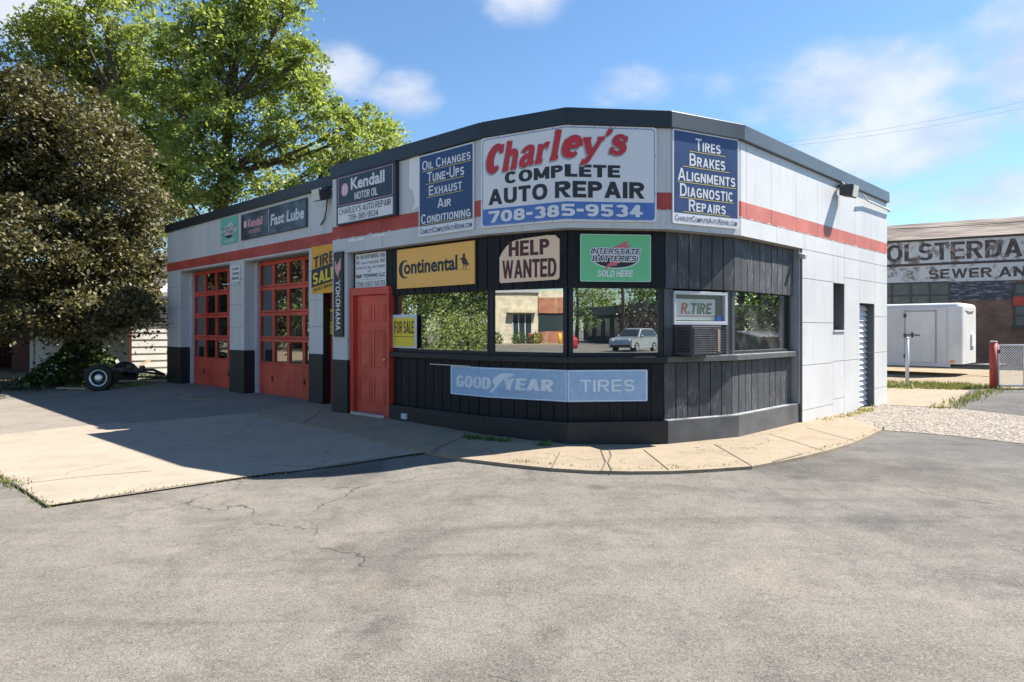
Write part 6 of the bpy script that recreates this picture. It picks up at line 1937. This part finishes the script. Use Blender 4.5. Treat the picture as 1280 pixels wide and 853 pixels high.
for k, (px_, D, h, w, mt) in enumerate(((721, 70, 8.5, 5, 'leaf_mid'), (741, 105, 9.5, 6, 'leaf_green'), (757, 108, 9, 6, 'leaf_green'), (800, 78, 8.5, 8.5, 'leaf_mid'), (822, 72, 9, 7, 'leaf_mid'))):
    p = mir(FC, IW, px_, 412, D); simple_tree('street_tree', ('thin green tree at the left edge of the third shop window', 'left one of two distant round trees over the dark building', 'right one of two distant round trees over the dark building', 'broad tree behind the mirrored utility pole', 'tree at the right edge of the third shop window')[k], p, h, w, M[mt], 8, 26, GA, .3)
p = mir(FC, IW, 806, 412, 62); simple_tree('street_tree', 'low purple-leaved tree mirrored behind the silver car', p, 3.4, 3.8, M['leaf_purple'], 8, 40, GA, .3, .2)
for k, (px_, D, h, w) in enumerate(((925, 44, 7, 7), (948, 48, 6.5, 7), (972, 46, 7, 7), (996, 50, 8, 8))):
    p = mir(FE, IW, px_, 412, D); simple_tree('street_tree', 'tree mirrored in the sunny side window, ' + ('at its left edge', 'left of the dumpster', 'above the dumpster', 'at its right edge')[k], p, h, w, M['leaf_mid'], 9, 30, GA, .15)
for k, (px_, D, h, w) in enumerate(((345, 46, 6, 7), (372, 52, 7, 8), (265, 50, 7, 8))):
    p = mir(LW, -.34, px_, 412, D); simple_tree('street_tree', ('smaller tree mirrored in the second garage door', 'larger tree mirrored at the right of the second garage door', 'tree mirrored in the first garage door')[k], p, h, w, M['leaf_mid'], 9, 30, GA, .2)
def facing(a, b):
    f = Frame((a.x, a.y), (b.x, b.y)); c = f.pt(f.d / 2, 0, 0)
    return f if (Vector((0, 8)) - c.to_2d()).dot(f.n) > 0 else Frame((b.x, b.y), (a.x, a.y))
def cream():
    D = 66
    f = facing(mir(FB, IW, 560, 431, D), mir(FB, IW, 716, 431, D))
    U = lambda px: (mir(FB, IW, px, 431, D).to_2d() - f.p).dot(f.t)
    Zd = lambda py: EYE + (HORIZON - py) / FPX * D
    t = thing('cream_building', 'cream stone restaurant with an orange brick corner mirrored in the second shop window', 'building', f.pt(f.d / 2, -4, 0))
    a, b = sorted((U(560), U(672))); c, d = sorted((U(672.2), U(716)))
    obj('wall', MB().box(f, a, b, -9, 0, 0, Zd(366)), M['cream'], t)
    obj('cornice', MB().box(f, a - .1, b, -9.1, .25, Zd(366) + .005, Zd(361)), M['s_grey'], t)
    m = MB(); m.box(f, c, d, -9, .3, Zd(391), Zd(372)); m.box(f, c, d, -9, .25, 0, Zd(415)); m.box(f, c, c + .8, -9, .22, Zd(415), Zd(391)); obj('brick_bay', m, M['orangebrick'], t)
    obj('bay_top', MB().box(f, c, d, -9, .2, Zd(372) + .005, Zd(363)), M['cream'], t)
    obj('bay_window', MB().box(f, c + .8, d, -1, .1, Zd(415), Zd(391)), M['darkglass'], t)
    obj('awning', MB().box(f, *sorted((U(634), U(668))), .002, .9, Zd(391), Zd(387)), M['cream'], t)
    e = sorted((U(641), U(664)))
    w_ = obj('entrance', MB().box(f, *e, .002, .06, .1, Zd(393)), M['darkglass'], t)
    m = MB(); q = (e[1] - e[0]) / 3
    for k in range(4): m.box(f, e[0] + q * k - .04, e[0] + q * k + .04, .062, .1, .1, Zd(393))
    obj('frame', m, M['alu'], w_)
    struct(obj('kerb', MB().box(f, -6, f.d + 6, .6, 3.0, -.05, .12), M['pavement']))
    for k, px_ in enumerate((620, 648, 668)):
        p = f.pt(U(px_), 1.8, 0); tt = thing('round_shrub', 'clipped round shrub ' + ('at the left end of the mirrored cream restaurant', 'before the mirrored restaurant entrance', 'beside the mirrored red newspaper box')[k], 'shrub', p, 'round shrubs across the street')
        dd = rng.normal(size=(500, 3)); dd /= np.linalg.norm(dd, axis=1)[:, None]
        mesh_quads('foliage', leaf_quads(np.array([p.x, p.y, .55]) + dd * rng.uniform(.5, .75, (500, 1)), .2), M['leaf_mid'], tt)
        obj('stem', MB().tube([(p.x, p.y, 0), (p.x, p.y, .5)], .05, 6), M['bark'], tt)
    for k, px_ in enumerate((671, 699)):
        p = f.pt(U(px_), 1.3, 0); m = MB().lathe(p, (0, 0, 1), [(0, .16), (1.0, .16), (1.1, .1)], 12)
        tag(obj('bollard', m, M['yellow'], None, True), ('yellow bollard beside the mirrored red newspaper box', 'yellow bollard before the mirrored dark bay window')[k], 'bollard', 'yellow bollards')
    p = f.pt(U(663.5), 1.0, 0); m = MB().box(f, U(663.5) - .3, U(663.5) + .3, .7, 1.2, .12, 1.15)
    tag(obj('newspaper_box', m, M['carred'], None, False, .04), 'small red newspaper box by the mirrored restaurant entrance', 'newspaper box')
cream()
def darkhouse():
    D = 88
    f = facing(mir(FC, IW, 730, 425, D), mir(FC, IW, 806, 425, D * .8))
    t = thing('dark_building', 'low dark brick building with flat roof mirrored in the third shop window', 'building', f.pt(f.d / 2, -4, 0))
    obj('wall', MB().box(f, 0, f.d, -10, 0, 0, 3.2), M['darkbrick'], t)
    obj('roof', MB().box(f, -.4, f.d + .4, -10.4, .5, 3.2, 4.3), M['dkgrey'], t)
    m = MB()
    for k in range(6): m.box(f, 1 + k * f.d / 6.5, 1 + k * f.d / 6.5 + 1.4, .002, .05, .6, 2.8)
    obj('window', m, M['darkglass'], t)
    p = mir(FC, IW, 778, 412, 58)
    tt = thing('utility_pole', 'wooden utility pole mirrored in the third shop window', 'pole', (p.x, p.y, 0))
    obj('pole', MB().tube([(p.x, p.y, -.2), (p.x, p.y, 9.5)], [.17, .12], 10), M['wood'], tt, True)
    obj('crossarm', MB().tube([(p.x - 1.1, p.y, 9.0), (p.x + 1.1, p.y, 9.0)], .07, 6), M['wood'], tt)
darkhouse()
def car(name, label, c, yaw, paint, ln=4.5, hgt=1.68):
    """estate-shaped car: bonnet, raked screen, roof and tail in side profile, narrower at the roof"""
    t = thing(name, label, 'car', c)
    X = Vector((math.cos(yaw), math.sin(yaw), 0)); Yv = Vector((-X.y, X.x, 0))
    def P3(x, y, z): return Vector(c) + X * x + Yv * y + Vector((0, 0, z))
    low = [(-2.2, .32), (2.2, .32), (2.25, .55), (2.2, .82), (1.95, .95), (1.0, 1.05), (-2.1, 1.08), (-2.25, .9), (-2.26, .55)]
    top = [(1.05, 1.04), (.35, hgt - .06), (-.2, hgt), (-1.6, hgt - .04), (-2.08, 1.07)]
    m = MB(); n = len(low)
    secs = [(-.86, .93), (-.90, 1.0), (.90, 1.0), (.86, .93)]
    V = [P3(x, y, .32 + (z - .32) * 1) for y, s in secs for x, z in low]
    m.add(V, [(k * n + i, k * n + (i + 1) % n, (k + 1) * n + (i + 1) % n, (k + 1) * n + i) for k in range(3) for i in range(n)] + [tuple(range(n)), tuple(range(4 * n - 1, 3 * n - 1, -1))])
    n = len(top)
    V = [P3(x, s * (.86 if z < 1.1 else .66), z) for s in (-1, 1) for x, z in top]
    m.add(V, [(i, (i + 1) % n, n + (i + 1) % n, n + i) for i in range(n)] + [tuple(range(n)), tuple(range(2 * n - 1, n - 1, -1))])
    obj('body', m, M[paint], t, bevel=.04)
    for s in (-1, 1):
        w = [(.86, 1.10), (.28, hgt - .12), (-.2, hgt - .08), (-1.5, hgt - .12), (-1.85, 1.12)]
        V = [P3(x, s * ((.86 + (.66 - .86) * (z - 1.07) / (hgt - 1.07)) + .012), z) for x, z in w]
        obj('side_window', MB().add(V, [tuple(range(5))]), M['darkglass'], t)
        obj('headlight', MB().lathe(P3(2.16, s * .66, .78), X, [(0, .12), (.06, .12), (.09, .06)], 12), M['s_pale'], t, True)
        obj('mirror', MB().lathe(P3(.75, s * .95, 1.12), X, [(-.06, .05), (0, .09), (.05, .05)], 10), M[paint], t, True)
    V = [P3(x + .012, y, z + .012) for x, y, z in ((.98, -.74, 1.11), (.98, .74, 1.11), (.42, .6, hgt - .1), (.42, -.6, hgt - .1))]
    obj('windscreen', MB().add(V, [(0, 1, 2, 3)]), M['darkglass'], t)
    obj('bumper', MB().lathe(P3(2.2, 0, .42), Yv, [(-.8, .05), (-.7, .1), (.7, .1), (.8, .05)], 8), M['dkgrey'], t, True)
    for x in (-1.35, 1.4):
        for s in (-1, 1): wheel(t, P3(x, s * .80, .34), tuple(Yv * s), .34, .22)
a = mir(FC, IW, 773, 437, 46); b = mir(FC, IW, 812, 437, 50); d = a - b
car('silver_car', 'silver estate car on the street mirrored in the third shop window', ((a.x + b.x) / 2, (a.y + b.y) / 2, G(0, -30)), math.atan2(d.y, d.x), 'silver')
a = mir(FC, IW, 698, 437, 44); b = mir(FC, IW, 664, 437, 46); d = a - b
car('red_car', 'dark red car on the street, its tail mirrored at the edge of the third window', ((a.x + b.x) / 2, (a.y + b.y) / 2, G(0, -30)), math.atan2(-d.y, -d.x), 'carred')
def dumpster():
    p = mir(FE, IW, 947, 440, 38); q = mir(FE, IW, 988, 440, 40)
    f = facing(p, q)
    t = thing('dumpster', 'dark dumpster with ribbed lid mirrored in the window on the sunny side', 'dumpster', f.pt(f.d / 2, -.6, 0))
    obj('body', MB().hexa([f.pt(.1, 0, .12), f.pt(f.d - .1, 0, .12), f.pt(f.d - .1, -1.2, .12), f.pt(.1, -1.2, .12), f.pt(0, .1, 1.05), f.pt(f.d, .1, 1.05), f.pt(f.d, -1.3, 1.35), f.pt(0, -1.3, 1.35)]), M['dumpster'], t, bevel=.02)
    m = MB(); m.hexa([f.pt(-.03, .14, 1.06), f.pt(f.d + .03, .14, 1.06), f.pt(f.d + .03, -1.32, 1.36), f.pt(-.03, -1.32, 1.36), f.pt(-.03, .14, 1.10), f.pt(f.d + .03, .14, 1.10), f.pt(f.d + .03, -1.32, 1.40), f.pt(-.03, -1.32, 1.40)])
    for k in range(8):
        u = .05 + k * (f.d - .2) / 7
        m.hexa([f.pt(u, .13, 1.10), f.pt(u + .1, .13, 1.10), f.pt(u + .1, -1.3, 1.40), f.pt(u, -1.3, 1.40), f.pt(u + .02, .13, 1.14), f.pt(u + .08, .13, 1.14), f.pt(u + .08, -1.3, 1.44), f.pt(u + .02, -1.3, 1.44)])
    obj('lid', m, M['blacklid'], t)
dumpster()
bpy.context.view_layer.update()
